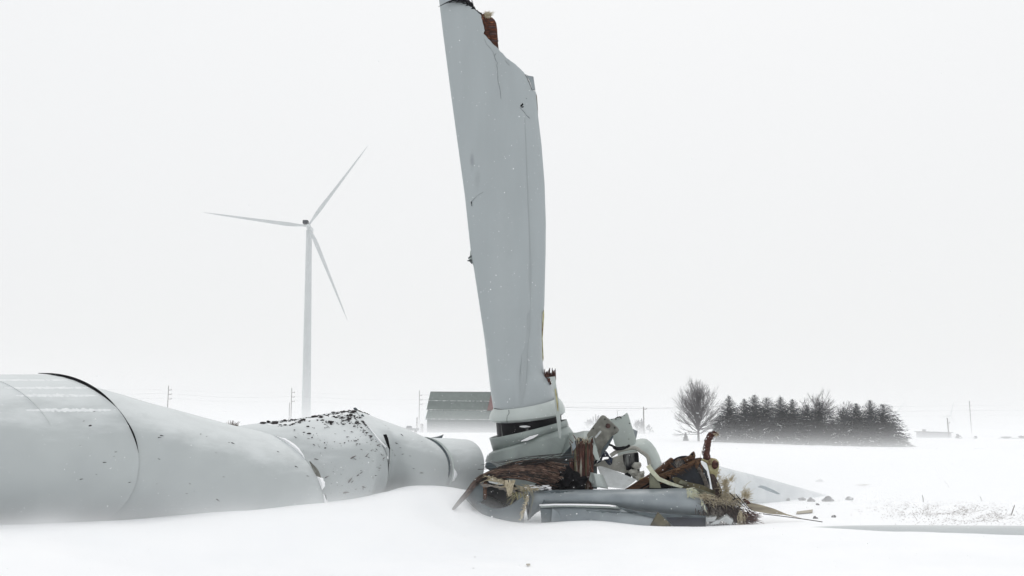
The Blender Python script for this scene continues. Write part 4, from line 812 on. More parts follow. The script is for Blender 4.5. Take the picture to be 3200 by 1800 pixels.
# shaggy torn end at the right of the long shell
tg = thing('shaggy_torn_end', 'shaggy dark brown torn laminate end frayed over the snow', 'debris', P(2260, 1630, 26.1))
mb = MB(); mb.slab(pxs([(2196, 1560), (2215, 1556), (2260, 1572), (2302, 1592), (2312, 1600), (2306, 1634), (2280, 1628), (2240, 1622), (2215, 1624)], 26.0), (0, 0.35, 0)); mb.build('laminate_block', M['shag_brown'], tg, bevel=0.02)
mb = MB(); tuft(mb, (2240, 1590, 25.9), 420, 26, 14, 0.26, (0.25, -0.3, -0.6), 0.010, 0.35); tuft(mb, (2285, 1600, 25.9), 260, 14, 12, 0.25, (0.4, -0.3, -0.5), 0.010, 0.4); o = mb.build('brown_fibres', M['shag_brown'], tg, recalc=False); o['kind'] = 'stuff'
mb = MB(); tuft(mb, (2325, 1616, 25.9), 300, 16, 9, 0.30, (0.75, -0.2, -0.15), 0.008, 0.25); o = mb.build('red_fibres', M['red_fibre'], tg, recalc=False); o['kind'] = 'stuff'
mb = MB(); tuft(mb, (2250, 1568, 25.85), 240, 26, 5, 0.2, (0.3, -0.3, -0.1), 0.007, 0.5); tuft(mb, (2316, 1606, 25.8), 90, 5, 8, 0.25, (0.1, -0.2, -0.9), 0.009, 0.2); tuft(mb, (2195, 1550, 25.8), 70, 14, 4, 0.22, (0.7, -0.2, -0.2), 0.007, 0.3); tuft(mb, (2300, 1572, 26.1), 120, 14, 8, 0.22, (0.4, 0, 0.2), 0.008, 0.5); tuft(mb, (2328, 1548, 26.3), 90, 6, 6, 0.2, (0.6, 0, 0.5), 0.008, 0.3)
o = mb.build('pale_fibres', M['cream_fibre'], tg, recalc=False); o['kind'] = 'stuff'
mb = MB(); tuft(mb, (2230, 1600, 25.78), 200, 20, 14, 0.2, (0.1, -0.1, -0.9), 0.006, 0.2); tuft(mb, (2260, 1572, 25.8), 120, 30, 5, 0.14, (0.3, -0.1, 0.1), 0.006, 0.6); o = mb.build('frosted_fibres', M['grey_fibre'], tg, recalc=False); o['kind'] = 'stuff'
mb = MB(); mb.slab(pxs([(2322, 1562), (2328, 1558), (2343, 1568), (2346, 1574), (2332, 1576)], 26.0), (0, 0.08, 0)); mb.build('red_chip', M['root_wood'], tg)
mb = MB()
for q in ((2300, 1545, 2345, 1598), (2280, 1540, 2320, 1580), (2330, 1590, 2346, 1612), (2290, 1560, 2312, 1556)): mb.tube(pxs([(q[0], q[1]), (q[2], q[3])], 25.8), [0.012, 0.008], 4)
mb.build('loose_wire', M['black'], tg)
plate('beige_plank', 'long tapering beige plank pointing right from the shaggy torn end', 'plank', [(2332, 1578), (2346, 1571), (2380, 1578), (2420, 1590), (2458, 1606), (2512, 1622), (2450, 1609), (2405, 1606), (2350, 1596)], 26.3, 0.08, 'beige_plank')
mb = MB(); mb.tube(catmull(pxs([(2385, 1606), (2450, 1614), (2510, 1622), (2570, 1631)], 25.7), 12), 0.011, 5); tag(mb.build('thin_rod', M['dark_strand']), 'thin dark rod lying on the snow below the beige plank', 'rod')
mb = MB()
for k, q in enumerate(((2180, 1632, 2240, 1622), (2215, 1640, 2255, 1630), (2250, 1624, 2292, 1634))):
    mb = MB(); mb.slab(pxs([(q[0], q[1]), (q[0] + 20, q[1] - 12), (q[2], q[3] - 6), (q[2] - 8, q[3] + 8)], 25.6), (0.05, 0.25, 0.05)); tag(mb.build('shell_fragment', M['white_panel'], None, bevel=0.008), ['leftmost white shell scrap in the snow, touching the long grey blade shell', 'middle white shell scrap in the snow below the shaggy torn end', 'rightmost white shell scrap in the snow, under the reddish fibres'][k], 'debris', 'white shell scraps below the torn end')
# far blade half lost in drifting snow behind the pile
fb = thing('blade_wreckage', 'pale tapering fallen blade behind the fibreglass post, fading into blown snow', 'turbine blade', P(2380, 1540, 36))
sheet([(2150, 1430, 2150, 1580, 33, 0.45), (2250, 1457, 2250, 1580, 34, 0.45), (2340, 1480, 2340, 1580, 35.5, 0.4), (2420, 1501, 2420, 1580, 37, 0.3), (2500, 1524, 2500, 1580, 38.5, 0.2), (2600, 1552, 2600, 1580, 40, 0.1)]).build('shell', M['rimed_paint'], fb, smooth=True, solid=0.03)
rb = thing('blade_wreckage', 'long low grey blade half buried in snow along the lower right', 'turbine blade', P(2900, 1660, 22.8))
sheet([(2380, 1668, 2380, 1700, 23.6, 0.05), (2500, 1650, 2500, 1690, 23.4, 0.1), (2620, 1643, 2620, 1690, 23.2, 0.14), (2800, 1641, 2800, 1695, 22.9, 0.2), (3000, 1642, 3000, 1700, 22.6, 0.22), (3250, 1643, 3250, 1705, 22.3, 0.24), (3700, 1644, 3700, 1710, 21.9, 0.26)]).build('shell', M['far_paint'], rb, smooth=True, solid=0.03)
# clods, stalks, stubble at the right
for k, q in enumerate(((2363, 1552, 0.17), (2393, 1543, 0.19), (2433, 1550, 0.19), (2412, 1556, 0.10), (2506, 1556, 0.09), (2534, 1560, 0.10), (2587, 1560, 0.15), (2340, 1558, 0.10), (2655, 1556, 0.10), (2300 + 255, 1573, 0.05), (2605, 1608, 0.07), (2460, 1556, 0.08), (2548, 1621, 0.07), (2560, 1502, 0.08))):
    p = P(q[0], q[1], 27.5 + 0.3 * (k % 3)); gz = hgt(p.x, p.y)
    if p.z > gz + q[2]: p = P(q[0], q[1], 2.6 * F / (q[1] - 1340)); gz = hgt(p.x, p.y)
    s = q[2] * p.y / 27.5; p.z = gz + s * 0.2
    mb = MB(); mb.lump(p, (s, s * 0.8, s * 0.72), k * 3.3, 2, 0.75)
    lab = ['knobbly grey clod nearest the shaggy torn end', 'largest angular grey clod under the grey slat', 'snow dusted round clod right of the largest clod', 'small clod squeezed between the two big clods', 'low clod right of the grey slat tip', 'flat snowy clod left of the lone square clod', 'lone squarish dark clod on bare snow', 'low clod touching the frayed fibres', 'pale snow covered clod farther right', 'small clod below the flat snowy clod', 'tiny clod above the dark rod tip', 'low clod just under the grey slat tip', 'tiny clod beside the dark rod tip', 'pale flat clod beyond the grey slat'][k]
    tag(mb.build('soil_clod', M['clod'], None), lab, 'soil clod', 'soil clods right of the wreck')
plate('grey_slat', 'curved snowy grey slat poking out above the soil clods', 'slat', [(2369, 1523), (2378, 1517), (2390, 1519), (2418, 1531), (2440, 1544), (2430, 1545), (2400, 1534), (2380, 1525)], 27.8, 0.1, 'shell_pale')
def gpt(px, py):
    Y = 2.6 * F / (py - 1340.0)
    for _ in range(6): Y = (2.6 - hgt(P(px, py, Y).x, Y)) * F / (py - 1340.0) 
    p = P(px, py, Y); p.z = hgt(p.x, p.y); return p
for k, q in enumerate(((2468, 1544, 2475, 1522, 0.012), (2885, 1562, 2882, 1547, 0.016), (3067, 1558, 3062, 1550, 0.014), (3157, 1602, 3171, 1578, 0.016), (2868, 1618, 2852, 1608, 0.006), (2968, 1520, 2952, 1503, 0.010), (2535, 1590, 2548, 1608, 0.006))):
    a = gpt(q[0], q[1]); b = P(q[2], q[3], a.y); mb = MB(); mb.tube([a - Vector((0, 0, 0.05)), a.lerp(b, 0.5) + Vector((0.01, 0, 0)), b], [q[4], q[4], q[4] * 0.6], 5)
    lab = ['thin pale stalk standing just beyond the clods', 'short dark stalk at the left end of the stubble patch', 'short leaning stalk behind the stubble patch', 'tall dark stalk leaning right at the far right edge', 'thin twig lying below the stubble patch', 'faint leaning twig far beyond the stubble', 'thin stick beside the splintered twig pile'][k]
    tag(mb.build('dead_stalk', M['twig']), lab, 'stalk', 'dead stalks in the snow')
for k, q in enumerate((((2488, 1600), (2490, 1594), (2540, 1588), (2538, 1596)), ((2675, 1513), (2700, 1510), (2720, 1512), (2700, 1514)), ((1282, 1594), (1300, 1593), (1300, 1598), (1284, 1598)), ((1644, 1752), (1656, 1751.5), (1657, 1754), (1647, 1754.5)))):
    pts = [gpt(*a) + Vector((0, 0, 0.02)) for a in q]; mb = MB(); mb.slab(pts, (0, 0, 0.02)); tag(mb.build('wood_chip', M['beige_plank']), ['flat beige splinter lying under the clods at right', 'thin brown splinter half drifted over beyond the clods', 'small muddy chip on the drift before the tower', 'tiny muddy chip on the foreground snow'][k], 'chip')
mb = MB()
for _ in range(2600):
    px = rnd.gauss(2985, 120); py = 1596 + (px - 2985) * 0.055 + rnd.gauss(0, 17)
    if py < 1548 or px > 3290: continue
    if mnoise.noise(Vector((px * 0.012, py * 0.05, 3))) < -0.15 and rnd.random() < 0.8: continue
    p = gpt(px, py); t = rnd.uniform(-1, 1); ln = rnd.uniform(0.015, 0.06); d = Vector((rnd.uniform(-1, 1), rnd.uniform(-1, 1), abs(rnd.gauss(0.15, 0.3)))).normalized() * ln
    mb.tube([p, p + d], [0.006, 0.004], 3, False)
o = mb.build('corn_stubble', M['straw'], None, recalc=False); tag(o, 'thin patch of broken stubble showing through the snow at right', 'stubble', kind='stuff')
mb = MB()
for _ in range(60):
    px, py = rnd.choice(((1290, 1596), (1200, 1590), (1345, 1604), (1430, 1622), (1260, 1606))); p = gpt(px + rnd.gauss(0, 22), py + rnd.gauss(0, 4)); s = rnd.uniform(0.006, 0.02); mb.lump(p, (s * 2, s, s * 0.7), rnd.random() * 30, 1, 0.5)
o = mb.build('mud_crumbs', M['mud'], None, recalc=False); tag(o, 'scattered muddy crumbs on the drift in front of the tower', 'soil', kind='stuff')

# ------------------------------------------------------------------ standing wind turbines
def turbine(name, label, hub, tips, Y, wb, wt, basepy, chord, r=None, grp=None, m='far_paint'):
    b = P(hub[0] - 14 * (1 if r is None else 0), basepy, Y); root = thing(name, label, 'wind turbine', b, grp)
    top = P(hub[0] - 4 * (1 if r is None else 0), hub[1] + 6, Y); s = Y / F
    mb = MB(); n = 24; rows = []
    for k in range(9):
        t = k / 8; c = b.lerp(top, t); rr_ = lerp(wb, wt, t) / 2 * s; rows.append([c + Vector((math.cos(a) * rr_, math.sin(a) * rr_, 0)) for a in [2 * math.pi * q / n for q in range(n)]])
    mb.grid(rows, True); mb.cap(rows[-1]); mb.build('tower', M[m], root, smooth=True)
    h = P(hub[0], hub[1], Y) + Vector((0, -4.5, 0)); k = chord
    mb = MB(); mb.box(P(hub[0] - 5 * k / 20, hub[1] - 1, Y) + Vector((0, 1.5, 0)), (13 * s * k / 20, 9, 24 * s * k / 20)); nac = mb.build('nacelle', M[m], root, bevel=0.3)
    if r is None:
        mb = MB(); mb.box(P(hub[0] - 9, hub[1] - 13, Y) + Vector((0, -3.5, 0)), (16 * s, 2.5, 11 * s)); mb.build('cooler', M['dark_metal'], nac, bevel=0.08)
    mb = MB(); rows = []
    for t in range(7):
        a = t / 6 * math.pi / 2; rows.append([h + Vector((math.cos(q) * 11 * s * k / 20 * math.cos(a), 1.2 - 3.0 * math.sin(a), math.sin(q) * 11 * s * k / 20 * math.cos(a))) for q in [2 * math.pi * z / 20 for z in range(20)]])
    mb.grid(rows, True); mb.build('hub', M[m], root, smooth=True)
    for tp in tips:
        e = P(tp[0], tp[1], Y) + Vector((0, -4.5, 0)); d = (e - h); ln = d.length; d.normalize(); sd_ = d.cross(Vector((0, 1, 0))).normalized(); mb = MB(); rows = []
        for q in range(15):
            t = q / 14; c = interp([(0, 0.42), (0.05, 0.45), (0.18, 1.0), (0.5, 0.62), (0.85, 0.32), (1.0, 0.06)], t) * chord * s; th = interp([(0, 0.42), (0.05, 0.42), (0.2, 0.26), (1, 0.03)], t) * chord * s
            ctr = h + d * (ln * t) + Vector((0, -1.2 * t * t, 0)); off = interp([(0, 0), (0.18, 0.18), (1, 0)], t) * chord * s
            rows.append([ctr + sd_ * (math.cos(a) * c / 2 + off) + Vector((0, math.sin(a) * th / 2, 0)) for a in [2 * math.pi * z / 12 for z in range(12)]])
        mb.grid(rows, True); mb.cap(rows[-1]); mb.build('blade', M[m], root, smooth=True)
    return root
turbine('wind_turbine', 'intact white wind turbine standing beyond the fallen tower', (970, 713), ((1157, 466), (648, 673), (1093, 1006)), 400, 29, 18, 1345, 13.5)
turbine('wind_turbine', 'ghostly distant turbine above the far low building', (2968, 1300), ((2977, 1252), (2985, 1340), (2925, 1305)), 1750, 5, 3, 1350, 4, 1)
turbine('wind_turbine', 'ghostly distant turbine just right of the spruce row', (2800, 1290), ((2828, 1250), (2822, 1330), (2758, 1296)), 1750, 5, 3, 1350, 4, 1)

# ------------------------------------------------------------------ barn
YB = 250.0
barn = thing('barn', 'green roofed gambrel barn behind the standing blade', 'barn', P(1430, 1352, YB))
def bp3(px, py, dy): 
    p = P(px, py, YB); return Vector((p.x, p.y + dy, p.z))
gb = lambda px, py: bp3(px, py, 0)
zr, zb, ze, zl, zg = gb(1339, 1221).z, gb(1335, 1251).z, gb(1330, 1280).z, gb(1330, 1310).z, gb(1330, 1352).z - 0.5
x0, x1 = gb(1340, 1260).x, gb(1640, 1260).x
def quad(name, m, pts, off, parent=barn, slats=0):
    mb = MB(); mb.slab([Vector(p) for p in pts], off); return mb.build(name, M[m], parent)
fy = lambda d: YB + d
quad('upper_roof', 'barn_roof', [(x0, fy(5.0), zr), (x1, fy(5.0), zr - 0.15), (x1, fy(2.2), zb - 0.25), (x0 - 0.3, fy(2.2), zb)], (0, 0.1, -0.15))
quad('lower_roof', 'barn_roof', [(x0 - 0.3, fy(2.19), zb - 0.02), (x1, fy(2.19), zb - 0.27), (x1, fy(0.6), ze - 0.25), (x0 - 0.6, fy(0.6), ze)], (0, 0.1, -0.1))
quad('upper_roof', 'barn_roof', [(x0, fy(5.05), zr), (x1, fy(5.05), zr - 0.15), (x1, fy(7.8), zb - 0.25), (x0 - 0.3, fy(7.8), zb)], (0, 0.05, -0.15))
quad('lower_roof', 'barn_roof', [(x0 - 0.3, fy(7.82), zb - 0.02), (x1, fy(7.82), zb - 0.27), (x1, fy(9.4), ze - 0.25), (x0 - 0.6, fy(9.4), ze)], (0, -0.1, -0.1))
quad('lean_to_roof', 'barn_lower', [(x0 - 0.3, fy(0.5), ze - 0.12), (x1, fy(0.5), ze - 0.37), (x1, fy(-2.5), zl - 0.25), (x0 - 0.6, fy(-2.5), zl)], (0, 0.05, -0.15))
quad('wall', 'barn_wall', [(x0 - 0.2, fy(-2.2), zl - 0.1), (x1, fy(-2.2), zl - 0.3), (x1, fy(-2.2), zg), (x0 - 0.2, fy(-2.2), zg)], (0, 0.2, 0))
quad('gable_wall', 'barn_wall', [(x0 + 0.1, fy(9.2), zg), (x0 + 0.1, fy(-2.1), zg), (x0 + 0.1, fy(-2.1), zl - 0.25), (x0 + 0.1, fy(0.7), ze - 0.2), (x0 + 0.1, fy(2.3), zb - 0.2), (x0 + 0.1, fy(5.0), zr - 0.2), (x0 + 0.1, fy(7.7), zb - 0.2), (x0 + 0.1, fy(9.2), ze - 0.2)], (0.2, 0, 0))
quad('gable_wall', 'barn_wall', [(x1 - 0.3, fy(9.2), zg), (x1 - 0.3, fy(-2.1), zg), (x1 - 0.3, fy(-2.1), zl - 0.4), (x1 - 0.3, fy(0.7), ze - 0.4), (x1 - 0.3, fy(2.3), zb - 0.4), (x1 - 0.3, fy(5.0), zr - 0.4), (x1 - 0.3, fy(7.7), zb - 0.4), (x1 - 0.3, fy(9.2), ze - 0.4)], (0.2, 0, 0))
rx0, rx1 = gb(1522, 1260).x, gb(1600, 1260).x
quad('red_gable', 'barn_red', [(rx0, fy(0.3), ze - 0.2), (rx1, fy(0.3), ze - 0.2), (rx1, fy(0.3), zb - 0.4), ((rx0 + rx1) / 2, fy(0.3), zr + 0.2), (rx0 + 0.9, fy(0.3), gb(1530, 1236).z)], (0, 2.0, 0))
for zz, d, n_ in ((zb - 0.02, 2.12, 26), (ze - 0.02, 0.45, 40), (zl + 0.03, -2.56, 40)):      # snow caught along the roof edges
    mb = MB()
    for k in range(n_):
        xa = lerp(x0 - 0.5, x1, k / n_); xb = xa + (x1 - x0) / n_ * rnd.uniform(0.5, 1.0); mb.box(((xa + xb) / 2, fy(d), zz - 0.25 * (xa - x0) / (x1 - x0)), (xb - xa, 0.12, rnd.uniform(0.04, 0.12)))
    o = mb.build('edge_snow', M['snow_cap'], barn, recalc=False); o['kind'] = 'stuff'
mb = MB(); x = x0
while x < x1: mb.box((x, fy(-2.25), (zl + zg) / 2 - 0.3), (0.09, 0.08, zl - zg - 0.7)); x += 0.62
o = mb.build('wall_battens', M['far_wall'], barn, recalc=False); o['kind'] = 'stuff'
# pickup, fence posts
pk = thing('pickup_truck', 'faint grey pickup truck parked left of the barn', 'pickup truck', P(1283, 1350, 240))
s = 240 / F; c = P(1283, 1350, 240); z0 = P(1283, 1352, 240).z
mb = MB(); mb.slab([Vector((c.x - 1.9, 240, z0 + 0.5)), Vector((c.x - 1.9, 240, z0 + 1.05)), Vector((c.x + 1.9, 240, z0 + 1.05)), Vector((c.x + 1.9, 240, z0 + 0.5))], (0, 1.8, 0)); mb.build('body', M['truck_paint'], pk, bevel=0.1)
mb = MB(); mb.slab([Vector((c.x - 1.3, 240.1, z0 + 1.04)), Vector((c.x - 0.9, 240.1, z0 + 1.62)), Vector((c.x + 0.1, 240.1, z0 + 1.62)), Vector((c.x + 0.3, 240.1, z0 + 1.04))], (0, 1.6, 0)); mb.build('cab', M['truck_paint'], pk, bevel=0.1)
mb = MB(); mb.slab([Vector((c.x - 1.0, 240.08, z0 + 1.12)), Vector((c.x - 0.8, 240.08, z0 + 1.5)), Vector((c.x + 0.0, 240.08, z0 + 1.5)), Vector((c.x + 0.08, 240.08, z0 + 1.12))], (0, 0.02, 0)); mb.build('window', M['dark_metal'], pk)
for q in (-1.2, 1.2):
    mb = MB(); mb.tube([Vector((c.x + q, 239.95, z0 + 0.36)), Vector((c.x + q, 240.2, z0 + 0.36))], 0.36, 16); mb.build('wheel', M['dark_metal'], pk)
for k, (px, t) in enumerate(((1303, 1304), (1316, 1324), (1321, 1324))):
    a = P(px, 1352, 245); b = P(px, t, 245); mb = MB(); mb.tube([a, b], 0.11, 6); tag(mb.build('fence_post', M['pole_wood']), ['tallest bare post left of the barn', 'short post nearer the pickup, left one of a pair by the barn', 'short post nearer the barn, right one of a pair by the barn'][k], 'post', 'posts left of the barn')

# ------------------------------------------------------------------ utility poles and wires
POLES = {}
def pole(px, top, basepy, Y, arms, label, lean=0, r=0.12):
    a = P(px, basepy, Y); b = P(px + lean, top, Y); a.x = b.x - (0.0 if not lean else lean * Y / F); t = thing('utility_pole', label, 'utility pole', a, 'utility poles across the fields')
    mb = MB(); mb.tube([a - Vector((0, 0, 0.5)), b], [r, r * 0.75], 8); mb.build('pole', M['pole_wood'], t)
    POLES[px] = []
    for k in arms:
        c = P(px + lean, k, Y); mb = MB(); mb.tube([c, c + Vector((0.75, 0, 0.0))], 0.07, 5); mb.tube([c + Vector((0.75, 0, -0.05)), c + Vector((0.75, 0, 0.28))], 0.08, 6); mb.build('insulator', M['pole_wood'], t); POLES[px].append(c + Vector((0.75, 0, 0.28)))
pole(527, 1205, 1352, 276, (1219, 1233, 1247), 'three armed utility pole above the first tower section slope')
pole(912, 1212, 1352, 292, (1227, 1241, 1255), 'three armed utility pole just left of the intact turbine')
pole(905, 1258, 1352, 300, (), 'short bare pole beside the three armed pole left of the intact turbine', 0, 0.12)
pole(1311, 1220, 1352, 311, (1236, 1250, 1264), 'three armed utility pole just left of the barn')
pole(2011, 1271, 1371, 262, (1279,), 'plain utility pole right of the access panel, nearest and thickest', 0, 0.19)
pole(1929, 1283, 1352, 335, (), 'thin pole peeping up behind the access panel', 0, 0.13)
pole(3030, 1253, 1385, 420, (1269, 1284, 1299), 'tall three armed utility pole at far right', -1, 0.2)
pole(2962, 1306, 1369, 292, (1322,), 'short leaning pole in front of the far low building', -2, 0.19)
def wire(a, b, sag, label, r=0.035):
    pts = [a.lerp(b, t) + Vector((0, 0, -4 * sag * t * (1 - t))) for t in [k / 16 for k in range(17)]]; mb = MB(); mb.tube(pts, r, 4, False)
    tag(mb.build('power_line', M['wire'], None, recalc=False), label, 'power line', 'power lines strung over the fields')
for i, nm in enumerate(('top', 'middle', 'lowest')):
    A_, B_, C_ = POLES[527][i], POLES[912][i], POLES[1311][i]
    wire(A_ + (A_ - B_) * 1.3, A_, 0.5, nm + ' wire running out of frame left of the first three armed pole', 0.007 if i != 1 else 0.010)
    wire(A_, B_, 0.7, nm + ' wire between the two poles left of the intact turbine', 0.007 if i != 1 else 0.010)
    wire(B_, C_, 0.5, nm + ' wire between the intact turbine and the barn', 0.007 if i != 1 else 0.010)
    wire(C_, C_ + Vector((75, 55, -1.0)), 0.8, nm + ' wire running right behind the barn', 0.02)
    D_ = POLES[3030][i]; wire(P(2100, 1262 + 17 * i, 420), D_, 0.8, nm + ' wire left of the far right pole', 0.014 if i != 1 else 0.024); wire(D_, P(3500, 1258 + 16 * i, 420), 0.4, nm + ' wire right of the far right pole', 0.014 if i != 1 else 0.024)
wire(P(1700, 1270, 262), POLES[2011][0], 0.2, 'wire left of the plain pole near the access panel', 0.03); wire(POLES[2011][0], P(2300, 1266, 262), 0.2, 'wire right of the plain pole towards the bare tree', 0.03)

# ------------------------------------------------------------------ far low building, shed
fb_ = thing('low_building', 'low flat grey building in the far field at right', 'building', P(2930, 1369, 300))
a = P(2888, 1350, 300); b = P(2973, 1353, 300); zz = P(2930, 1372, 300).z
mb = MB(); mb.slab([a, b, Vector((b.x, 300, zz)), Vector((a.x, 300, zz))], (0, 6, 0)); mb.build('wall', M['far_wall'], fb_)
mb = MB(); mb.slab([a + Vector((-0.4, -0.4, 0.01)), b + Vector((0.4, -0.4, 0.01)), b + Vector((0.4, -0.4, 0.2)), a + Vector((-0.4, -0.4, 0.2))], (0, 6.8, 0)); mb.build('roof', M['pole_wood'], fb_)
mb = MB(); mb.box(P(2901, 1349, 300) + Vector((0, 3, 0.2)), (0.8, 0.8, 1.0)); mb.build('chimney', M['far_wall'], fb_)
sh = thing('small_shed', 'small grey shed tucked between the bare tree and the first spruce', 'shed', P(2242, 1370, 203))
mb = MB(); mb.slab(pxs([(2231, 1375), (2234, 1322), (2250, 1322), (2252, 1375)], 202), (0, 1.8, 0)); mb.build('wall', M['barn_lower'], sh)
mb = MB(); mb.slab(pxs([(2233, 1322), (2251.5, 1322), (2251.5, 1320), (2233, 1320)], 201.8), (0, 2.2, 0)); mb.build('roof', M['far_wall'], sh)

# ------------------------------------------------------------------ trees
def leaf_tri(mb, a, d, side, up, ln, wd):
    b = len(mb.v); mb.v += [a - side * wd * 0.35, a + side * wd * 0.35, a + d * ln * 0.55 + side * wd * 0.5 - up * ln * 0.04, a + d * ln - up * ln * 0.16, a + d * ln * 0.55 - side * wd * 0.5 - up * ln * 0.04]
    mb.f.append((b, b + 1, b + 2, b + 3, b + 4))
def spruce_meshes(seed, fat=1.0, pw=0.74):
    """a spruce 1 m tall and 1 wide (radius .5): drooping whorls of needle sprays; lower boughs carry snow"""
    r = random.Random(seed); cr = MB(); sn = MB(); up = Vector((0, 0, 1)); nw = 36
    tk = MB(); tk.tube([Vector((0, 0, -0.03)), Vector((0, 0, 0.5)), Vector((0, 0, 0.985))], [0.022, 0.013, 0.003], 6)
    for k in range(nw):
        z = 0.02 + 0.965 * (k / (nw - 1)) ** 0.92; rad = 0.5 * fat * (1 - z) ** pw * interp([(0, 0.84), (0.12, 1.0), (1, 1.0)], z) + 0.012
        nb = int(11 + 9 * (1 - z)); ph = r.random() * 6.3
        for q in range(nb):
            az = ph + 2 * math.pi * q / nb + r.gauss(0, 0.16); L = rad * r.uniform(0.68, 1.16); zz = z + r.gauss(0, 0.012)
            d = Vector((math.cos(az), math.sin(az), 0)); rise = lerp(0.05, 0.75, z ** 1.5); o = Vector((0, 0, zz)); ns = max(3, int(3 + L * 14))
            for j in range(ns):
                t = (j + 0.6) / ns; c = o + d * (L * t) + up * (L * rise * t - 0.25 * L * t * t * (1.2 - z)); wl = 0.09 * (0.22 + 1.0 * (1 - z))
                for s in (-1, 1):
                    dd = (d * r.uniform(0.5, 0.9) + Vector((-d.y, d.x, 0)) * s * r.uniform(0.4, 1.0) + up * r.uniform(-0.35, 0.25)).normalized(); sd_ = dd.cross(up).normalized()
                    sd_ = (sd_ + up * r.uniform(-0.5, 0.5)).normalized()
                    leaf_tri(cr, c, dd, sd_, up, wl * r.uniform(0.7, 1.3), wl * 0.42)
                    if mnoise.noise(Vector((az * 1.6, z * 9, seed))) > lerp(0.12, 0.42, min(1, z * 1.5)) and r.random() < 0.45 and t > 0.4: leaf_tri(sn, c + up * 0.006 + d * 0.006, dd, sd_, up, wl * 0.95, wl * 0.36)
                if j == ns - 1: leaf_tri(cr, c, (d + up * r.uniform(-0.1, 0.3)).normalized(), Vector((-d.y, d.x, 0)), up, wl * 1.3, wl * 0.4)
    for q in range(14):
        az = r.random() * 6.3; dd = Vector((math.cos(az) * 0.5, math.sin(az) * 0.5, 1)).normalized(); leaf_tri(cr, Vector((0, 0, 0.94 + 0.004 * q)), dd, Vector((-math.sin(az), math.cos(az), 0)), up, 0.035, 0.012)
    def me(mb, nm, m):
        x = bpy.data.meshes.new(nm); x.from_pydata([tuple(v) for v in mb.v], [], mb.f); x.materials.append(M[m]); return x
    return me(tk, 'trunk', 'bark'), me(cr, 'crown', 'needles'), me(sn, 'bough_snow', 'snow_cap')
SPR = [spruce_meshes(11 + i, f, p_) for i, (f, p_) in enumerate(((1.0, 0.78), (1.1, 0.86), (0.98, 0.72), (1.0, 0.60)))]
def spruce(px, top, wid, basepy, Y, k, label, rz, grp='spruces in the row'):
    a = P(px, basepy, Y); t = P(px, top, Y); H = t.z - a.z; W = wid * Y / F
    o = thing('spruce_tree', label, 'spruce tree', a, grp); o.rotation_euler.z = rz
    for nm, me in zip(('trunk', 'crown', 'bough_snow'), SPR[k]):
        c = bpy.data.objects.new(nm, me); C.objects.link(c); c.parent = o; c.scale = (W, W, H)
        if nm == 'bough_snow': c['kind'] = 'stuff'
SL = ['leftmost spruce of the row, next to the bare tree and shed', 'short spruce second from the left of the row', 'tall pointed spruce third from the left of the row', 'slim spruce fourth from the left with white gaps beside it', 'broad spruce fifth from the left of the row', 'spruce just left of the bare crown behind the row', 'low spruce in front of the bare crown behind the row', 'broad dark spruce right below the bare crown', 'short spruce right of the gap in the row', 'dark broad spruce fourth from the right end', 'tall narrow spruce peeping up behind its neighbours near the right end', 'rightmost spruce with a full skirt to the ground']
for i, (px, top, wd, dy) in enumerate(((2282, 1239, 86, 0), (2330, 1248, 80, 2), (2362, 1236, 92, -1), (2401, 1245, 84, 1), (2444, 1242, 94, 0), (2481, 1249, 88, 2), (2525, 1267, 80, -1), (2566, 1259, 116, 0), (2641, 1275, 90, 2), (2681, 1262, 104, 0), (2726, 1253, 90, 6), (2766, 1266, 110, 0))):
    Y = lerp(200, 164, (px - 2282) / 484) + dy; spruce(px, top, wd * 1.38, lerp(1381, 1398, (px - 2282) / 484), Y, i % 4, SL[i], i * 1.7)
spruce(2143, 1351, 20, 1380, 212, 2, 'tiny spruce seedling standing alone left of the bare tree', 0.4, 'small spruces')
spruce(2006, 1308, 24, 1356, 290, 0, 'faint small spruce left of the plain utility pole', 1.4, 'small spruces')
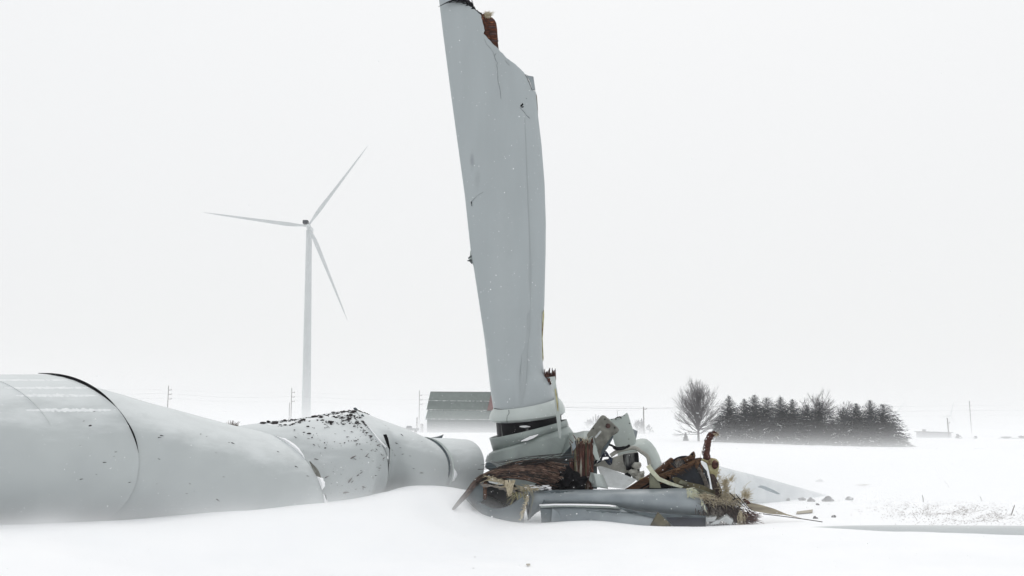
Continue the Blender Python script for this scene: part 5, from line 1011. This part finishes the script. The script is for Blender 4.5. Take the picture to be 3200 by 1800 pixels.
def bare_tree(px, top, basepy, Y, wid, seed, label, name='bare_tree', depth=6, r0=0.30, stems=5, tw_r=0.022, trunk=0.16, cat='bare tree', grp=None):
    a = P(px, basepy, Y); H = P(px, top, Y).z - a.z; Wd = wid * Y / F; o = thing(name, label, cat, a, grp); r = random.Random(seed); tk = MB(); br = MB()
    def grow(p, d, L, rad, n, mb, ub=0.07):
        k = 3; pts = [p]; q = p.copy(); dd = d.copy()
        for i in range(k):
            dd = (dd + Vector((r.gauss(0, 0.10), r.gauss(0, 0.10), ub))).normalized(); q = q + dd * (L / k); pts.append(q.copy())
        mb.tube(pts, [lerp(rad, rad * 0.66, i / k) for i in range(k + 1)], 5 if rad > 0.06 else 3, False)
        if n <= 0: return
        kids = 3 if n > 1 else 4
        for i in range(kids):
            s = pts[-1] if i == 0 else pts[r.randint(1, k)]; ax = Vector((r.gauss(0, 1), r.gauss(0, 1), r.gauss(0, 0.5))).normalized(); ang = r.uniform(0.05, 0.25) if i == 0 else r.uniform(0.3, 0.75)
            nd = (dd * math.cos(ang) + ax * math.sin(ang) + Vector((0, 0, ub))).normalized(); grow(s, nd, L * r.uniform(0.66, 0.86), max(tw_r, rad * (0.68 if i == 0 else 0.5)), n - 1, br, ub)
    tk.tube([a - Vector((0, 0, 0.4)), a + Vector((0, 0, H * trunk))], [r0 * 1.25, r0], 8)
    for s in range(stems):
        az = 2.4 * s + r.random(); lo_ = s / max(1, stems - 1); tilt = R(lerp(86, 6, lo_ ** 1.05)) * r.uniform(0.8, 1.1) * min(1.0, 1.3 * Wd / H); d = Vector((math.cos(az) * math.sin(tilt), math.sin(az) * math.sin(tilt), math.cos(tilt)))
        grow(a + Vector((0, 0, H * (trunk + 0.30 * lo_ * r.uniform(0.5, 1.0) + 0.14 * r.random() * (1 - lo_)))), d, H * lerp(0.155, 0.22, lo_), r0 * lerp(0.30, 0.5, lo_), depth, tk, lerp(0.0, 0.08, lo_))
    tk.tube([a + Vector((0, 0, H * trunk)), a + Vector((0.1, 0, H * 0.4)), a + Vector((0, 0.1, H * 0.62))], [r0, r0 * 0.6, r0 * 0.25], 6, False)
    zs = sorted(v.z for v in br.v); f = (H) / max(0.1, zs[int(len(zs) * 0.998)] - a.z); xs = sorted(abs(v.x - a.x) for v in br.v); fx = (Wd / 2) / max(0.1, xs[int(len(xs) * 0.997)])
    for mb in (tk, br): mb.v = [Vector((a.x + (v.x - a.x) * fx, a.y + (v.y - a.y) * fx, a.z + (v.z - a.z) * f)) for v in mb.v]
    tk.build('trunk', M['bark'], o, recalc=False); q_ = br.build('branches', M['bark'], o, recalc=False); q_['kind'] = 'stuff'
bare_tree(2183, 1187, 1379, 210, 160, 5, 'big bare deciduous tree left of the spruce row', depth=4, stems=44, r0=0.24, tw_r=0.010, trunk=0.06)
bare_tree(2552, 1219, 1388, 205, 185, 8, 'bare tree whose wide crown rises behind the middle of the spruce row', depth=4, stems=12, r0=0.22, tw_r=0.015, trunk=0.3)
bare_tree(2648, 1254, 1388, 240, 150, 12, 'paler bare tree behind the gap in the spruce row', depth=4, stems=10, r0=0.16, tw_r=0.014, trunk=0.3)
for k, (px, top, wd, Y) in enumerate(((1862, 1297, 46, 290), (1838, 1309, 40, 300), (1896, 1306, 44, 300), (1992, 1312, 40, 290), (2030, 1326, 30, 300))):
    bare_tree(px, top, 1358, Y, wd, 30 + k, ['tallest hazy shrub behind the steel bracket', 'low hazy shrub left of the tallest one behind the bracket', 'hazy shrub between the bracket and access panel', 'hazy shrub right of the access panel', 'low hazy shrub right of the plain utility pole'][k], name='shrub', depth=3, stems=9, r0=0.12, tw_r=0.045, trunk=0.08, cat='shrub', grp='hazy shrubs at the field edge')
for k, (px, top, wd) in enumerate(((3145, 1364, 46), (3192, 1362, 36), (2995, 1356, 20), (3050, 1362, 16))):
    bare_tree(px, top, 1374, 275, wd, 40 + k, ['low hazy shrub right of the far right pole', 'low hazy shrub cut by the right frame edge', 'small hazy shrub right of the far low building', 'small hazy shrub right at the foot of the far right pole'][k], name='shrub', depth=3, stems=8, r0=0.14, tw_r=0.05, trunk=0.05, cat='shrub', grp='hazy shrubs in the far right field')

# ------------------------------------------------------------------ snowflakes in the air
mb = MB(); o6 = [Vector(v) for v in ((1, 0, 0), (-1, 0, 0), (0, 1, 0), (0, -1, 0), (0, 0, 1), (0, 0, -1))]
f8 = ((0, 2, 4), (2, 1, 4), (1, 3, 4), (3, 0, 4), (2, 0, 5), (1, 2, 5), (3, 1, 5), (0, 3, 5))
for _ in range(5500):
    y = rnd.uniform(9, 27.5); p = Vector((rnd.uniform(-0.55, 0.55) * y, y, rnd.uniform(0.4, 11))); s = rnd.uniform(0.0028, 0.0065) * (1.7 if rnd.random() < 0.06 else 1); b = len(mb.v)
    mb.v += [p + v * s for v in o6]; mb.f += [tuple(b + i for i in q) for q in f8]
o = mb.build('falling_snow', M['snow_cap'], None, recalc=False); tag(o, 'fine snowflakes drifting in the air around the wreck', 'snowflakes', kind='stuff')

# ------------------------------------------------------------------ air: even haze, and snow blown along the ground
def volume_box(name, lo, hi, dens_fn=None, density=0.0, rate=1.0, lab=None, cat=None):
    mb = MB(); c = [(l + h) / 2 for l, h in zip(lo, hi)]; mb.box(c, [h - l for l, h in zip(lo, hi)])
    m = bpy.data.materials.new(name); m.use_nodes = True; n = m.node_tree.nodes; l = m.node_tree.links; n.clear()
    ou = n.new('ShaderNodeOutputMaterial'); v = n.new('ShaderNodeVolumePrincipled'); v.inputs['Color'].default_value = (0.985, 0.99, 0.995, 1); v.inputs['Density'].default_value = density; v.inputs['Anisotropy'].default_value = 0.0
    l.new(v.outputs[0], ou.inputs['Volume'])
    if dens_fn: dens_fn(n, l, v)
    o = mb.build(name, m); m.cycles.volume_step_rate = rate; tag(o, lab, cat, kind='stuff'); return o
volume_box('haze', (-1995, -70, -3.0), (1995, 1990, 125), density=0.0002, lab='even white winter haze over the fields', cat='haze')
def drift(n, l, v):
    t = n.new('ShaderNodeTexCoord'); s = n.new('ShaderNodeSeparateXYZ'); l.new(t.outputs['Object'], s.inputs[0])
    def math_(op, a, b=None, c=None):
        k = n.new('ShaderNodeMath'); k.operation = op
        for i, q in enumerate((a, b, c)):
            if q is None: continue
            if isinstance(q, (int, float)): k.inputs[i].default_value = q
            else: l.new(q, k.inputs[i])
        return k.outputs[0]
    def smooth(x, a, b):
        k = n.new('ShaderNodeMapRange'); k.interpolation_type = 'SMOOTHSTEP'; l.new(x, k.inputs['Value']); k.inputs['From Min'].default_value = a; k.inputs['From Max'].default_value = b; return k.outputs[0]
    zc = math_('MAXIMUM', s.outputs['Z'], 0.0)
    e1 = math_('MULTIPLY', math_('EXPONENT', math_('MULTIPLY', zc, -1 / 0.95)), 0.0065)
    e2 = math_('MULTIPLY', math_('MULTIPLY', math_('EXPONENT', math_('MULTIPLY', zc, -1 / 7.0)), smooth(s.outputs['Y'], 195, 320)), 0.016)
    kx = math_('SUBTRACT', 1.0, math_('MULTIPLY', smooth(s.outputs['X'], 25, 120), 0.45)); e2 = math_('MULTIPLY', e2, kx)
    nz = n.new('ShaderNodeTexNoise'); nz.inputs['Scale'].default_value = 0.03; nz.inputs['Detail'].default_value = 3
    l.new(t.outputs['Object'], nz.inputs['Vector']); k = math_('MULTIPLY_ADD', nz.outputs['Fac'], 1.4, 0.3)
    near = math_('SUBTRACT', 1.0, smooth(s.outputs['Y'], 48, 95))
    e3 = math_('MULTIPLY', math_('MULTIPLY', math_('EXPONENT', math_('MULTIPLY', zc, -1 / 0.55)), near), 0.24)
    e4 = math_('MULTIPLY', math_('MULTIPLY', math_('EXPONENT', math_('MULTIPLY', math_('MAXIMUM', math_('SUBTRACT', s.outputs['Z'], 1.8), 0.0), -1 / 1.2)), math_('MULTIPLY', math_('MULTIPLY', smooth(s.outputs['Y'], 216, 240), math_('SUBTRACT', 1.0, smooth(s.outputs['Y'], 270, 300))), math_('SUBTRACT', 1.0, smooth(s.outputs['X'], 10, 45)))), 0.09)
    e2 = math_('ADD', e2, e4)
    f = smooth(s.outputs['Y'], 31.5, 38)
    l.new(math_('MULTIPLY', math_('MULTIPLY', math_('ADD', math_('ADD', e1, e2), e3), k), f), v.inputs['Density'])
volume_box('blowing_snow', (-400, 30, -1.5), (520, 520, 26), drift, rate=1.0, lab='snow blowing low over the fields behind the wreck', cat='blown snow')

def skim(n, l, v):
    t = n.new('ShaderNodeTexCoord'); s = n.new('ShaderNodeSeparateXYZ'); l.new(t.outputs['Object'], s.inputs[0])
    def math_(op, a, b=None, c=None):
        k = n.new('ShaderNodeMath'); k.operation = op
        for i, q in enumerate((a, b, c)):
            if q is None: continue
            if isinstance(q, (int, float)): k.inputs[i].default_value = q
            else: l.new(q, k.inputs[i])
        return k.outputs[0]
    mr = n.new('ShaderNodeMapRange'); l.new(s.outputs['X'], mr.inputs['Value']); mr.inputs['From Min'].default_value = -14; mr.inputs['From Max'].default_value = 16
    cr = n.new('ShaderNodeValToRGB'); l.new(mr.outputs[0], cr.inputs[0]); el = cr.color_ramp.elements
    def ramp(el, tab):
        for e, (x, z) in ((el[0], tab[0]), (el[1], tab[-1])): e.color = (z, z, z, 1)
        for x, z in tab[1:-1]: e = el.new((x + 14) / 30); e.color = (z, z, z, 1)
    ramp(el, ((-14, 0.72), (-10, 0.74), (-5, 0.80), (-2.4, 1.12), (-1.4, 1.12), (-0.5, 0.25), (2, 0.2), (16, 0.2)))
    amp = n.new('ShaderNodeValToRGB'); l.new(mr.outputs[0], amp.inputs[0])
    ramp(amp.color_ramp.elements, ((-14, 0.75), (-9, 0.65), (-5, 0.42), (-3.0, 0.20), (-1.4, 0.14), (-0.5, 0.26), (0.3, 0.3), (1.2, 0.09), (5.5, 0.06), (8, 0.05), (16, 0.04)))
    dz = math_('MAXIMUM', math_('SUBTRACT', s.outputs['Z'], cr.outputs[0]), 0.0)
    nz = n.new('ShaderNodeTexNoise'); nz.inputs['Scale'].default_value = 0.45; nz.inputs['Detail'].default_value = 3; l.new(t.outputs['Object'], nz.inputs['Vector'])
    k = math_('MAXIMUM', math_('MULTIPLY_ADD', nz.outputs['Fac'], 3.2, -1.0), 0.0)
    l.new(math_('MULTIPLY', math_('MULTIPLY', math_('EXPONENT', math_('MULTIPLY', dz, -1 / 0.20)), k), amp.outputs[0]), v.inputs['Density'])
volume_box('drifting_snow', (-14, 18, -0.3), (16, 31, 2.0), skim, rate=0.6, lab='thin snow skimming the ground around the tower and the wreck', cat='blown snow')
